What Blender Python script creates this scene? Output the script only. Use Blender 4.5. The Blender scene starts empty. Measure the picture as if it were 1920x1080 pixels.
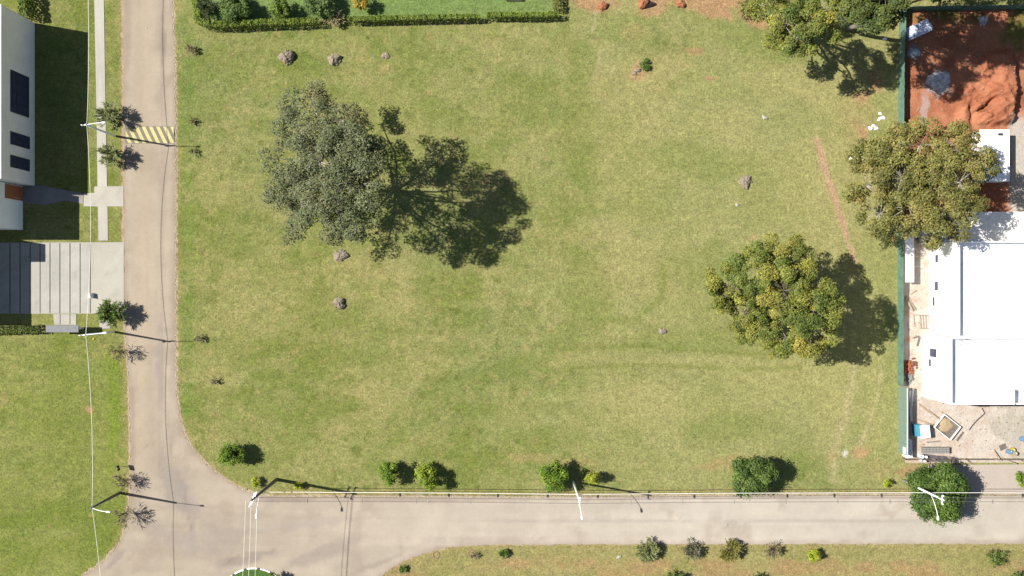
import bpy, math, random
import numpy as np
from mathutils import Vector, Matrix
from mathutils.geometry import delaunay_2d_cdt

# ------------------------------------------------------------------ camera, light, exposure
S = bpy.context.scene
COL = S.collection
PX = 13.0            # photograph pixels per metre on the ground
H = 129.0            # drone height
CX, CY = 960.0, 540.0

cam = bpy.data.objects.new('camera', bpy.data.cameras.new('camera'))
COL.objects.link(cam)
cam.location = (0, 0, H)
cam.rotation_euler = (0, 0, 0)
cam.data.sensor_width = 36.0
cam.data.lens = H * PX / 1920.0 * 36.0
cam.data.clip_start = 1.0
cam.data.clip_end = 4000.0
S.camera = cam

SUN_EL = math.radians(47.4)
SUN_DIR = Vector((-0.984, 0.176, 0)).normalized()      # towards the sun, horizontal
world = bpy.data.worlds.new("World")
S.world = world
world.use_nodes = True
nt = world.node_tree
nt.nodes.clear()
sky = nt.nodes.new('ShaderNodeTexSky')
sky.sky_type = 'NISHITA'
sky.sun_disc = False
sky.sun_elevation = SUN_EL
sky.sun_rotation = math.atan2(SUN_DIR.x, SUN_DIR.y)
bg = nt.nodes.new('ShaderNodeBackground')
bg.inputs['Strength'].default_value = 0.052
wo = nt.nodes.new('ShaderNodeOutputWorld')
nt.links.new(sky.outputs[0], bg.inputs[0])
nt.links.new(bg.outputs[0], wo.inputs[0])

sl = bpy.data.lights.new('sun', 'SUN')
sl.energy = 4.95
sl.angle = math.radians(0.55)
sl.color = (1.0, 0.955, 0.88)
sun = bpy.data.objects.new('sun', sl)
COL.objects.link(sun)
trav = Vector((-SUN_DIR.x * math.cos(SUN_EL), -SUN_DIR.y * math.cos(SUN_EL), -math.sin(SUN_EL)))
sun.rotation_euler = trav.to_track_quat('-Z', 'Y').to_euler()
sun.location = (-60, 20, 90)

S.view_settings.view_transform = 'Standard'
S.view_settings.look = 'None'
S.view_settings.gamma = 1.0
S.view_settings.use_curve_mapping = False
S.view_settings.exposure = 0.92
EXP = 2.5           # how much brighter a sunlit flat surface renders than its albedo

# ------------------------------------------------------------------ helpers
def W(px, py, z=0.0):
    """world point at height z that stands where the photograph shows pixel (px, py)"""
    k = (H - z) / H
    return Vector(((px - CX) / PX * k, (CY - py) / PX * k, z))

def lin(c):
    c = c / 255.0
    return c / 12.92 if c <= 0.04045 else ((c + 0.055) / 1.055) ** 2.4

def alb(r, g, b, f=1.0):
    return tuple(min(0.86, lin(v) / EXP * f) for v in (r, g, b))

def vn(x, y, seed=0):
    ix = np.floor(x).astype(np.int64); iy = np.floor(y).astype(np.int64)
    fx = x - ix; fy = y - iy
    fx = fx * fx * (3 - 2 * fx); fy = fy * fy * (3 - 2 * fy)
    def h(a, b):
        n = (a * 374761393 + b * 668265263 + seed * 144269504 + 12345) & 0xffffffff
        n = ((n ^ (n >> 13)) * 1274126177) & 0xffffffff
        n = ((n ^ (n >> 16)) * 2246822519) & 0xffffffff
        n = n ^ (n >> 15)
        return (n & 0xffffff) / float(0xffffff)
    return (h(ix, iy) * (1 - fx) + h(ix + 1, iy) * fx) * (1 - fy) + (h(ix, iy + 1) * (1 - fx) + h(ix + 1, iy + 1) * fx) * fy

def fbm(x, y, s, seed=0, o=4):
    """0..1 noise, s = feature size in metres"""
    v = 0; a = 0.5; t = 0
    f = 1.0 / s
    for i in range(o):
        v = v + a * vn(x * f + 17.3 * i, y * f - 9.1 * i, seed + i)
        t += a; a *= 0.55; f *= 2.03
    return v / t

def ss(a, b, x):
    t = np.clip((x - a) / (b - a), 0, 1)
    return t * t * (3 - 2 * t)

def mixc(c, c2, m):
    return c * (1 - m[..., None]) + np.asarray(c2)[None, :] * m[..., None]

ORG = {}
def link(o, parent=None, org=None):
    COL.objects.link(o)
    if parent is not None:
        o.parent = parent
        ORG[o.name] = org if org is not None else ORG[parent.name]
    return o

def tag(o, label=None, cat=None, group=None, kind=None):
    if label: o['label'] = label
    if cat: o['category'] = cat
    if group: o['group'] = group
    if kind: o['kind'] = kind
    return o

def thing(name, loc, label, cat, group=None):
    o = bpy.data.objects.new(name, None)
    o.empty_display_size = 0.3
    COL.objects.link(o)
    o.location = loc
    ORG[o.name] = Vector(loc)
    return tag(o, label, cat, group)

class MB:
    def __init__(s):
        s.v = []; s.f = []
    def add(s, vs, fs):
        n = len(s.v)
        s.v += [tuple(v) for v in vs]
        s.f += [tuple(i + n for i in f) for f in fs]
        return s
    def box(s, c, size, rz=0.0, tilt=None):
        hx, hy, hz = size[0] / 2, size[1] / 2, size[2] / 2
        vs = [Vector((x, y, z)) for z in (-hz, hz) for y in (-hy, hy) for x in (-hx, hx)]
        m = Matrix.Rotation(rz, 3, 'Z')
        if tilt: m = m @ Matrix.Rotation(tilt[0], 3, 'X') @ Matrix.Rotation(tilt[1], 3, 'Y')
        vs = [m @ v + Vector(c) for v in vs]
        return s.add(vs, [(0, 2, 3, 1), (4, 5, 7, 6), (0, 1, 5, 4), (1, 3, 7, 5), (3, 2, 6, 7), (2, 0, 4, 6)])
    def boxr(s, x0, x1, y0, y1, z0, z1):
        return s.box(((x0 + x1) / 2, (y0 + y1) / 2, (z0 + z1) / 2), (abs(x1 - x0), abs(y1 - y0), abs(z1 - z0)))
    def tube(s, pts, rad, n=6, cap=True):
        pts = [Vector(p) for p in pts]
        if not hasattr(rad, '__len__'): rad = [rad] * len(pts)
        vs = []; fs = []
        for i, p in enumerate(pts):
            d = (pts[min(i + 1, len(pts) - 1)] - pts[max(i - 1, 0)])
            if d.length < 1e-6: d = Vector((0, 0, 1))
            d.normalize()
            a = d.cross(Vector((0, 0, 1)))
            if a.length < 0.05: a = d.cross(Vector((1, 0, 0)))
            a.normalize(); b = d.cross(a)
            for k in range(n):
                t = 2 * math.pi * k / n
                vs.append(p + (a * math.cos(t) + b * math.sin(t)) * rad[i])
        for i in range(len(pts) - 1):
            for k in range(n):
                k2 = (k + 1) % n
                fs.append((i * n + k, i * n + k2, (i + 1) * n + k2, (i + 1) * n + k))
        if cap:
            fs.append(tuple(range(n - 1, -1, -1)))
            fs.append(tuple((len(pts) - 1) * n + k for k in range(n)))
        return s.add(vs, fs)
    def lump(s, c, r, seed=0, seg=14, rings=8, amp=0.25, hole=None):
        """irregular half-buried lump"""
        rnd = random.Random(seed)
        ph = [rnd.uniform(0, 6.28) for _ in range(6)]
        vs = []; fs = []
        for i in range(rings + 1):
            el = math.pi / 2 * (1 - i / rings * 1.18)
            for k in range(seg):
                t = 2 * math.pi * k / seg
                q = 1 + amp * (math.sin(2 * t + ph[0]) * .5 + math.sin(3 * t + ph[1] + el) * .5 + math.sin(5 * t + ph[2] - 2 * el) * .35) + rnd.uniform(-.09, .09)
                vs.append((c[0] + r[0] * q * math.cos(el) * math.cos(t), c[1] + r[1] * q * math.cos(el) * math.sin(t), c[2] + r[2] * (q * .5 + .5) * math.sin(el)))
        for i in range(rings):
            for k in range(seg):
                k2 = (k + 1) % seg
                fs.append((i * seg + k, (i + 1) * seg + k, (i + 1) * seg + k2, i * seg + k2))
        fs.append(tuple(range(seg)))
        return s.add(vs, fs)
    def build(s, name, mat, parent=None, loc=None, smooth=False):
        me = bpy.data.meshes.new(name)
        org = ORG[parent.name] if parent is not None else Vector(loc if loc is not None else (0, 0, 0))
        me.from_pydata([(v[0] - org[0], v[1] - org[1], v[2] - org[2]) for v in s.v], [], s.f)
        me.materials.append(mat)
        if smooth:
            me.polygons.foreach_set('use_smooth', [True] * len(me.polygons))
        me.update()
        o = bpy.data.objects.new(name, me)
        if parent is None:
            o.location = org
            COL.objects.link(o); ORG[o.name] = org
        else:
            link(o, parent, org)
        return o

def np_mesh(name, V, F, mat, cols=None, parent=None, loc=(0, 0, 0), smooth=False):
    """V (n,3), F (m,k) int arrays"""
    org = ORG[parent.name] if parent is not None else Vector(loc)
    V = np.asarray(V, dtype=np.float32) - np.array(org, dtype=np.float32)
    F = np.asarray(F, dtype=np.int32)
    me = bpy.data.meshes.new(name)
    k = F.shape[1]
    me.vertices.add(len(V)); me.vertices.foreach_set('co', V.ravel())
    me.loops.add(F.size); me.loops.foreach_set('vertex_index', F.ravel())
    me.polygons.add(len(F))
    me.polygons.foreach_set('loop_start', np.arange(0, F.size, k, dtype=np.int32))
    me.polygons.foreach_set('loop_total', np.full(len(F), k, dtype=np.int32))
    if smooth: me.polygons.foreach_set('use_smooth', np.ones(len(F), dtype=bool))
    me.update(calc_edges=True)
    if cols is not None:
        a = me.color_attributes.new('tint', 'FLOAT_COLOR', 'POINT')
        c = np.ones((len(V), 4), dtype=np.float32); c[:, :3] = cols
        a.data.foreach_set('color', c.ravel())
    me.materials.append(mat)
    o = bpy.data.objects.new(name, me)
    if parent is None:
        o.location = org; COL.objects.link(o); ORG[o.name] = org
    else:
        link(o, parent, org)
    return o

def catmull(pts, step=6.0, closed=False):
    P = [np.array(p, float) for p in pts]
    out = []
    n = len(P)
    for i in range(n if closed else n - 1):
        p0 = P[(i - 1) % n] if (closed or i > 0) else P[0]
        p1 = P[i]; p2 = P[(i + 1) % n]
        p3 = P[(i + 2) % n] if (closed or i + 2 < n) else P[-1]
        L = np.linalg.norm(p2 - p1)
        m = max(1, int(L / step))
        # centripetal-ish: limit tangents by segment length
        t1 = (p2 - p0); t2 = (p3 - p1)
        t1 = t1 / (np.linalg.norm(t1) + 1e-9) * L * 0.9; t2 = t2 / (np.linalg.norm(t2) + 1e-9) * L * 0.9
        for j in range(m):
            t = j / m
            h00 = 2 * t**3 - 3 * t**2 + 1; h10 = t**3 - 2 * t**2 + t; h01 = -2 * t**3 + 3 * t**2; h11 = t**3 - t**2
            out.append(tuple(h00 * p1 + h10 * t1 + h01 * p2 + h11 * t2))
    if not closed: out.append(tuple(P[-1]))
    return out

# ------------------------------------------------------------------ materials
def newmat(name):
    m = bpy.data.materials.new(name); m.use_nodes = True
    t = m.node_tree; t.nodes.clear()
    o = t.nodes.new('ShaderNodeOutputMaterial')
    p = t.nodes.new('ShaderNodeBsdfPrincipled')
    t.links.new(p.outputs[0], o.inputs[0])
    return m, t, p, o

def noise(t, scale, detail=4, rough=0.6, vec=None, dist=0.0):
    n = t.nodes.new('ShaderNodeTexNoise')
    n.inputs['Scale'].default_value = scale
    n.inputs['Detail'].default_value = detail
    n.inputs['Roughness'].default_value = rough
    n.inputs['Distortion'].default_value = dist
    if vec is not None: t.links.new(vec, n.inputs['Vector'])
    return n.outputs['Fac']

def coords(t, scale=(1, 1, 1)):
    tc = t.nodes.new('ShaderNodeNewGeometry')
    mp = t.nodes.new('ShaderNodeMapping')
    mp.inputs['Scale'].default_value = scale
    t.links.new(tc.outputs['Position'], mp.inputs['Vector'])
    return mp.outputs[0]

def ramp(t, fac, a, b, va=0.0, vb=1.0):
    r = t.nodes.new('ShaderNodeMapRange')
    r.inputs['From Min'].default_value = a; r.inputs['From Max'].default_value = b
    r.inputs['To Min'].default_value = va; r.inputs['To Max'].default_value = vb
    t.links.new(fac, r.inputs['Value'])
    return r.outputs[0]

def mult(t, col, facs):
    """multiply a colour by several scalar factors"""
    out = col
    for f in facs:
        v = t.nodes.new('ShaderNodeVectorMath'); v.operation = 'SCALE'
        t.links.new(out, v.inputs[0]); t.links.new(f, v.inputs['Scale'])
        out = v.outputs[0]
    return out

def mixn(t, fac, a, b):
    m = t.nodes.new('ShaderNodeMix'); m.data_type = 'RGBA'
    t.links.new(fac, m.inputs[0])
    for s, i in ((a, 6), (b, 7)):
        if isinstance(s, tuple): m.inputs[i].default_value = (*s[:3], 1)
        else: t.links.new(s, m.inputs[i])
    return m.outputs[2]

def bump(t, p, h, strength, dist):
    b = t.nodes.new('ShaderNodeBump')
    b.inputs['Strength'].default_value = strength
    b.inputs['Distance'].default_value = dist
    t.links.new(h, b.inputs['Height'])
    t.links.new(b.outputs[0], p.inputs['Normal'])

def tint_attr(t):
    a = t.nodes.new('ShaderNodeVertexColor'); a.layer_name = 'tint'
    return a.outputs['Color']

def plain(name, c, rough=0.7, var=0.12, sc=1.5, metal=0.0, bmp=0.0, spec=0.4):
    m, t, p, o = newmat(name)
    v = coords(t)
    n1 = noise(t, sc, 6, 0.65, v); n2 = noise(t, sc * 7, 3, 0.6, v)
    rgb = t.nodes.new('ShaderNodeRGB'); rgb.outputs[0].default_value = (*c, 1)
    f1 = ramp(t, n1, 0.3, 0.7, 1 - var, 1 + var); f2 = ramp(t, n2, 0.3, 0.7, 1 - var * .5, 1 + var * .5)
    t.links.new(mult(t, rgb.outputs[0], [f1, f2]), p.inputs['Base Color'])
    p.inputs['Roughness'].default_value = rough
    p.inputs['Metallic'].default_value = metal
    p.inputs['Specular IOR Level'].default_value = spec
    if bmp: bump(t, p, n2, 0.6, bmp)
    return m

def sheet_mat(name, fine=((1.2, .10), (5.0, .12)), bmp=(3.0, 0.05), rough=0.95, stretch=None):
    m, t, p, o = newmat(name)
    v = coords(t)
    c = tint_attr(t)
    fs = []
    for s, a in fine:
        n = noise(t, s, 5, 0.7, v)
        fs.append(ramp(t, n, 0.28, 0.72, 1 - a, 1 + a))
    t.links.new(mult(t, c, fs), p.inputs['Base Color'])
    p.inputs['Roughness'].default_value = rough
    p.inputs['Specular IOR Level'].default_value = 0.12
    if bmp: bump(t, p, noise(t, bmp[0], 5, 0.7, v), 0.7, bmp[1])
    return m

def grass_mat():
    m, t, p, o = newmat('grass_ground')
    v = coords(t)
    c = tint_attr(t)
    n0 = noise(t, 1.15, 9, 0.86, v, 0.2)
    f0 = ramp(t, n0, 0.3, 0.7, 0.62, 1.38)
    n1 = noise(t, 0.55, 6, 0.72, v, 0.6)
    n2 = noise(t, 2.1, 5, 0.75, v, 0.3)
    n3 = noise(t, 3.6, 5, 0.9, v)
    f1 = ramp(t, n1, 0.3, 0.7, 0.90, 1.10)
    f2 = ramp(t, n2, 0.3, 0.7, 0.84, 1.16)
    f3 = ramp(t, n3, 0.32, 0.68, 0.50, 1.52)
    base = mult(t, c, [f0, f1, f2, f3])
    # straw coloured flecks
    n4 = noise(t, 3.1, 5, 0.9, v)
    fl = ramp(t, n4, 0.56, 0.66, 0.0, 0.5)
    base = mixn(t, fl, base, alb(196, 190, 132))
    n5 = noise(t, 3.4, 5, 0.88, coords(t, (1, 1, 1.7)))
    fl2 = ramp(t, n5, 0.56, 0.68, 0.0, 0.5)
    base = mixn(t, fl2, base, alb(92, 112, 52))
    t.links.new(base, p.inputs['Base Color'])
    p.inputs['Roughness'].default_value = 1.0
    p.inputs['Specular IOR Level'].default_value = 0.05
    bump(t, p, n3, 0.8, 0.09)
    return m

def leaf_mat(name='leaves', trans=0.08):
    m, t, p, o = newmat(name)
    c = tint_attr(t)
    t.links.new(c, p.inputs['Base Color'])
    p.inputs['Roughness'].default_value = 0.62
    p.inputs['Specular IOR Level'].default_value = 0.3
    tr = t.nodes.new('ShaderNodeBsdfTranslucent')
    t.links.new(c, tr.inputs['Color'])
    mx = t.nodes.new('ShaderNodeMixShader'); mx.inputs[0].default_value = trans
    t.links.new(p.outputs[0], mx.inputs[1]); t.links.new(tr.outputs[0], mx.inputs[2])
    t.links.new(mx.outputs[0], o.inputs[0])
    return m

def glass_mat():
    m, t, p, o = newmat('dark_glass')
    p.inputs['Base Color'].default_value = (0.04, 0.048, 0.10, 1)
    p.inputs['Roughness'].default_value = 0.08
    p.inputs['Specular IOR Level'].default_value = 0.6
    return m

M = {}
M['grass'] = grass_mat()
M['road'] = sheet_mat('dusty_asphalt', fine=((0.35, .05), (1.6, .045), (9.0, .06)), bmp=(9.0, 0.012))
M['gravel'] = sheet_mat('gravel_edge', fine=((1.5, .12), (7.0, .38)), bmp=(7.0, 0.05))
M['dirt'] = sheet_mat('bare_earth', fine=((0.8, .14), (3.0, .16), (9.0, .12)), bmp=(2.2, 0.16))
M['conc'] = sheet_mat('pale_concrete', fine=((0.6, .05), (3.0, .05), (11.0, .05)), bmp=(9.0, 0.01))
M['leaf'] = leaf_mat()
M['bark'] = plain('bark', (0.16, 0.135, 0.11), 0.9, .3, 4, bmp=.03)
M['bark_pale'] = plain('pale_bark', (0.33, 0.30, 0.26), 0.9, .25, 4, bmp=.02)
M['twig'] = plain('twig', (0.10, 0.075, 0.06), 0.9, .2, 4)
M['pole'] = plain('pole_concrete', (0.8, 0.8, 0.8), 0.8, .15, 2)
M['pole_dark'] = plain('pole_weathered', (0.12, 0.12, 0.12), 0.85, .25, 2)
M['metal'] = plain('galvanised', (0.55, 0.56, 0.58), 0.45, .08, 3, metal=.3)
M['lamp'] = plain('lamp_housing', (0.8, 0.8, 0.8), 0.4, .04, 3)
M['wire_pale'] = plain('cable_pale', (0.70, 0.69, 0.62), 0.5, .05, 3)
M['wire_dark'] = plain('cable_dark', (0.09, 0.08, 0.085), 0.6, .05, 3)
M['white'] = plain('white_render', (0.84, 0.84, 0.83), 0.85, .03, .6)
M['white_dirty'] = plain('white_stained', (0.70, 0.68, 0.64), 0.85, .10, 1.2)
M['grey_wall'] = plain('grey_render', (0.82, 0.78, 0.76), 0.9, .08, .5)
def roof_white():
    m, t, p, o = newmat('white_roof_coat')
    v = coords(t)
    n1 = noise(t, .5, 6, .7, v); n2 = noise(t, 1.3, 7, .8, v, 1.5)
    c = mixn(t, ramp(t, n1, .45, .75, 0, .5), (.86, .86, .86), (.68, .675, .66))
    c = mixn(t, ramp(t, n2, .62, .70, 0, .8), c, (.26, .25, .25))
    t.links.new(c, p.inputs['Base Color']); p.inputs['Roughness'].default_value = .9
    return m
M['roof_white'] = roof_white()
M['terrace'] = plain('stained_terrace', (0.72, 0.70, 0.66), .9, .2, 1.6)
M['wing_wall'] = plain('pale_blue_render', (0.86, 0.88, 0.88), 0.9, .03, .6)
M['roof_grey'] = plain('roof_grey', (0.42, 0.41, 0.39), 0.9, .12, .6)
M['wood_door'] = plain('timber_door', (0.34, 0.13, 0.055), 0.6, .15, 5)
M['frame'] = plain('dark_frame', (0.03, 0.032, 0.04), 0.5, .1, 4)
M['glass'] = glass_mat()
M['screen'] = plain('green_screen', alb(126, 168, 146), 0.8, .25, 1.0)
M['screen_dark'] = plain('green_post', alb(70, 120, 100), 0.8, .1, 1.0)
M['hoarding'] = plain('green_hoarding', alb(158, 186, 168), 0.7, .07, .8)
M['timber'] = plain('raw_timber', alb(215, 190, 160), 0.85, .2, 5)
M['timber_dark'] = plain('grey_timber', alb(150, 138, 128), 0.9, .25, 5)
M['block'] = plain('grey_block', alb(185, 182, 178), 0.95, .14, 6, bmp=.02)
M['brick'] = plain('orange_brick', alb(215, 125, 85), 0.9, .2, 6, bmp=.02)
M['tin'] = plain('white_sheet', (0.82, 0.82, 0.82), 0.5, .05, 2)
M['blue'] = plain('blue_plastic', alb(110, 200, 235), 0.5, .08, 2)
M['barrel_blue'] = plain('barrel_blue', alb(140, 185, 225), 0.5, .08, 2)
M['barrel_tan'] = plain('barrel_tan', alb(225, 200, 160), 0.6, .08, 2)
M['yellow'] = plain('yellow_plastic', alb(235, 215, 70), 0.6, .08, 2)
M['yellow_paint'] = plain('yellow_road_paint', alb(252, 246, 168), 0.85, .2, 4)
M['hump'] = plain('hump_asphalt', alb(170, 156, 140), 0.95, .14, 4, bmp=.01)
M['mound'] = plain('mound_grey_earth', alb(190, 174, 152), 1.0, .35, 3, bmp=.08)
M['mound_red'] = plain('mound_red_earth', alb(214, 142, 100), 1.0, .25, 3, bmp=.08)
M['stone'] = plain('white_stone', alb(225, 220, 205), 0.9, .15, 4, bmp=.03)
M['hole'] = plain('near_black', (0.02, 0.013, 0.012), 1.0, .3, 3)
M['bag'] = plain('white_plastic_bag', (0.83, 0.83, 0.82), 0.6, .05, 3)
M['tile_pile'] = plain('pale_hollow_block', (0.62, 0.66, 0.76), 0.8, .2, 6)
M['sand'] = plain('pale_sand_heap', (0.46, 0.45, 0.45), 1.0, .5, 2, bmp=.12)
M['kerb'] = plain('old_kerb', alb(232, 218, 190), 0.95, .3, 3, bmp=.02)
M['kerb_white'] = plain('kerb_white_paint', (0.8, 0.8, 0.78), 0.8, .08, 2)
M['kerb_black'] = plain('kerb_black_paint', (0.05, 0.05, 0.05), 0.8, .1, 2)
M['shade_sheet'] = plain('grey_shade', alb(128, 120, 126), 0.8, .14, 2)  # purple-grey tone of shade, put into a sheet
M['black'] = plain('black_plate', (0.025, 0.022, 0.02), 0.6, .1, 2)
M['clay'] = plain('tree_well_clay', alb(196, 162, 130), 1.0, .2, 6, bmp=.03)

# ------------------------------------------------------------------ setting: ground
def seg_d(px, py, pts):
    """distance in px from points to polyline"""
    d = np.full(px.shape, 1e9)
    for (x0, y0), (x1, y1) in zip(pts[:-1], pts[1:]):
        vx, vy = x1 - x0, y1 - y0
        t = np.clip(((px - x0) * vx + (py - y0) * vy) / (vx * vx + vy * vy + 1e-9), 0, 1)
        d = np.minimum(d, np.hypot(px - x0 - t * vx, py - y0 - t * vy))
    return d

def blob(px, py, cx, cy, rx, ry, ang=0.0, wob=None):
    c, s = math.cos(ang), math.sin(ang)
    dx, dy = px - cx, py - cy
    u = (dx * c + dy * s) / rx; v = (-dx * s + dy * c) / ry
    d = np.hypot(u, v)
    if wob is not None: d = d + wob
    return 1 - ss(0.55, 1.15, d)

GREEN = np.array(alb(160, 166, 92)); LUSH = np.array(alb(136, 152, 68)); DRY = np.array(alb(198, 188, 126)); PALE = np.array(alb(182, 184, 122))
STRAW = np.array(alb(200, 178, 122)); CLAYC = np.array(alb(212, 172, 128)); BLUEG = np.array(alb(154, 166, 104))

UNDER = [(1207, 1024, 14), (1290, 1024, 12), (1364, 1026, 14), (1442, 1023, 12), (1520, 1032, 12), (222, 222, 9), (223, 284, 9), (224, 585, 9), (236, 902, 9), (240, 962, 10), (736, 880, 10),
         (806, 888, 11), (1390, 884, 16), (484, 896, 6), (566, 902, 5), (1856, 1034, 10), (1108, 886, 8), (1038, 886, 12), (440, 848, 12)]
def ground_col(x, y):
    px = x * PX + CX; py = CY - y * PX
    n_big = fbm(x, y, 17, 1, 4); n_mid = fbm(x, y, 6, 5, 4); n_sm = fbm(x, y, 1.6, 9, 4); n_s2 = fbm(x * .35, y * 1.6, 4, 13, 4)
    c = np.broadcast_to(GREEN, x.shape + (3,)).copy()
    right = ss(300, 1500, px)  # right side drier, its haze and glare also put into the colour
    fresh = 1 - .6 * (px < 240) * ss(600, 700, py)
    c = mixc(c, PALE, 0.25 * fresh + 0.55 * right * ss(.25, .65, n_mid))
    c = mixc(c, DRY, np.clip(ss(.42, .68, n_big) * (.45 + .45 * right), 0, 1) * fresh)
    c = mixc(c, LUSH, ss(.50, .72, fbm(x, y, 9, 21, 4)) * (.66 - .30 * right))
    c = mixc(c, BLUEG, ss(.55, .75, fbm(x, y, 12, 31, 3)) * .4)
    c = mixc(c, DRY, ss(.55, .75, n_s2) * .42)
    c = mixc(c, LUSH, ss(.58, .75, n_sm) * .35)
    # small dry spots and darker weedy tufts
    sp = fbm(x, y, .8, 201, 3); sp2 = fbm(x, y, 1.1, 211, 4); sp3 = fbm(x * .8, y * 1.2, 2.6, 221, 5)
    c = mixc(c, STRAW, ss(.66, .80, sp) * .55)
    c = mixc(c, np.array(alb(112, 130, 50)), ss(.60, .76, sp2) * .55 * ss(.4, .6, sp3 + .05))
    c = mixc(c, DRY, ss(.52, .66, sp3) * .28 * fresh)
    c = mixc(c, np.array(alb(150, 168, 72)), (1 - fresh) * .5)
    c = mixc(c, LUSH, ss(.48, .34, sp3) * .30)
    for (ux, uy, ur) in UNDER:
        c = mixc(c, np.array(alb(178, 150, 108)), blob(px, py, ux, uy, ur, ur * .8, 0, (n_sm - .5)) * .55)
    wob = (n_sm - .5) * 1.1 + (n_mid - .5) * .6
    B = lambda *a: blob(px, py, *a, wob=wob)
    # greener strips on the west side
    inW = (px < 232).astype(float)
    c = mixc(c, LUSH, inW * .35 * ss(.35, .65, n_mid))
    band = np.exp(-((px - 210 - 60 * (n_mid - .5) - 20 * (n_sm - .5)) / (6 + 6 * n_big)) ** 2) * ss(630, 670, py) * ss(990, 940, py)
    c = mixc(c, np.array(alb(142, 170, 50)), band * .6 * ss(.3, .55, sp3))
    band = np.exp(-((px - 352) / 16) ** 2) * (py < 780)
    c = mixc(c, np.array(alb(128, 160, 70)), band * .5 * ss(.3, .7, n_sm + .1))
    c = mixc(c, LUSH, .7 * np.exp(-(seg_d(px, py, [(0, 980), (60, 968), (110, 945), (150, 915)]) / 9) ** 2))
    c = mixc(c, LUSH, .6 * np.exp(-(seg_d(px, py, [(150, 1062), (185, 1035), (205, 1000)]) / 8) ** 2))
    # top garden lawn, cooler mown green
    g = ((py < 36) & (px > 372) & (px < 1040)).astype(float)
    c = mixc(c, np.array(alb(140, 172, 100)), g * .75)
    # fields of the east plot
    for a in [(1370, 240, 90, 40, .3), (1210, 480, 150, 60, 0.2), (1150, 430, 60, 40, 0), (1560, 180, 90, 50, .4), (1480, 160, 80, 50, 0), (1600, 130, 40, 60, .2),
              (1560, 770, 40, 90, .1), (1230, 130, 90, 30, 0), (1310, 680, 180, 22, .05), (1550, 420, 40, 90, 0)]:
        c = mixc(c, DRY, B(*a) * .55)
    for a in [(1260, 490, 45, 60, .3), (1330, 560, 60, 80, 0), (1420, 400, 60, 35, 0), (1080, 260, 30, 120, 0), (1100, 560, 50, 100, 0), (1450, 90, 60, 30, .2),
              (1660, 260, 22, 40, 0), (1668, 740, 14, 90, 0), (1672, 500, 10, 60, 0), (1200, 400, 60, 30, 0), (1640, 200, 30, 30, 0)]:
        c = mixc(c, LUSH, B(*a) * .42)
    broad = fbm(x + 40, y - 13, 22, 260, 3)
    c = mixc(c, np.array(alb(196, 192, 130)), ss(.42, .62, broad) * .5 * ss(900, 1300, px) * (py < 1000))
    for a in [(1580, 620, 70, 130, .1), (1600, 160, 60, 80, .2), (1480, 730, 120, 70, 0), (1200, 760, 120, 60, .1), (1520, 330, 60, 90, 0), (1180, 330, 80, 90, 0), (1640, 780, 30, 100, .1)]:
        c = mixc(c, np.array(alb(200, 194, 128)), B(*a) * .4)
    for a in [(1290, 640, 120, 26, 0), (1350, 490, 90, 50, 0), (1100, 330, 30, 60, 0), (1300, 300, 120, 40, .2), (1160, 60, 60, 40, 0), (1380, 60, 60, 40, 0), (1090, 110, 30, 50, 0), (1380, 800, 120, 30, -.1)]:
        c = mixc(c, np.array(alb(140, 158, 78)), B(*a) * .4)
    # mown arcs
    for pts, w in (([(1060, 655), (1200, 648), (1400, 664), (1560, 650)], 5), ([(1060, 690), (1200, 684), (1400, 692), (1500, 690)], 4), ([(1245, 500), (1240, 560), (1190, 600), (1110, 600)], 7)):
        c = mixc(c, LUSH, .5 * np.exp(-((seg_d(px, py, pts) + 8 * (n_sm - .5)) / w) ** 2))
    for pts, w in (([(1125, 95), (1120, 135)], 1.6), ([(1150, 125), (1145, 152)], 1.8), ([(1600, 690), (1594, 740), (1582, 790), (1566, 835), (1562, 900)], 9),
                   ([(1652, 690), (1646, 740), (1628, 800), (1600, 860)], 4), ([(1120, 20), (1110, 60)], 2)):
        c = mixc(c, np.array(alb(216, 202, 152)), .62 * np.exp(-((seg_d(px, py, pts) + 5 * (n_sm - .5)) / w) ** 2))
    # worn foot path
    d = seg_d(px, py, [(1533, 262), (1540, 290), (1547, 320), (1560, 355), (1571, 395), (1583, 425), (1589, 455), (1606, 492)])
    wd = 4.2 - ss(380, 500, py) * 1.4
    c = mixc(c, np.array(alb(224, 186, 150)), np.clip(ss(wd + 5, wd - 2, d + 9 * (n_sm - .5)), 0, 1) * 1.0)
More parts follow.
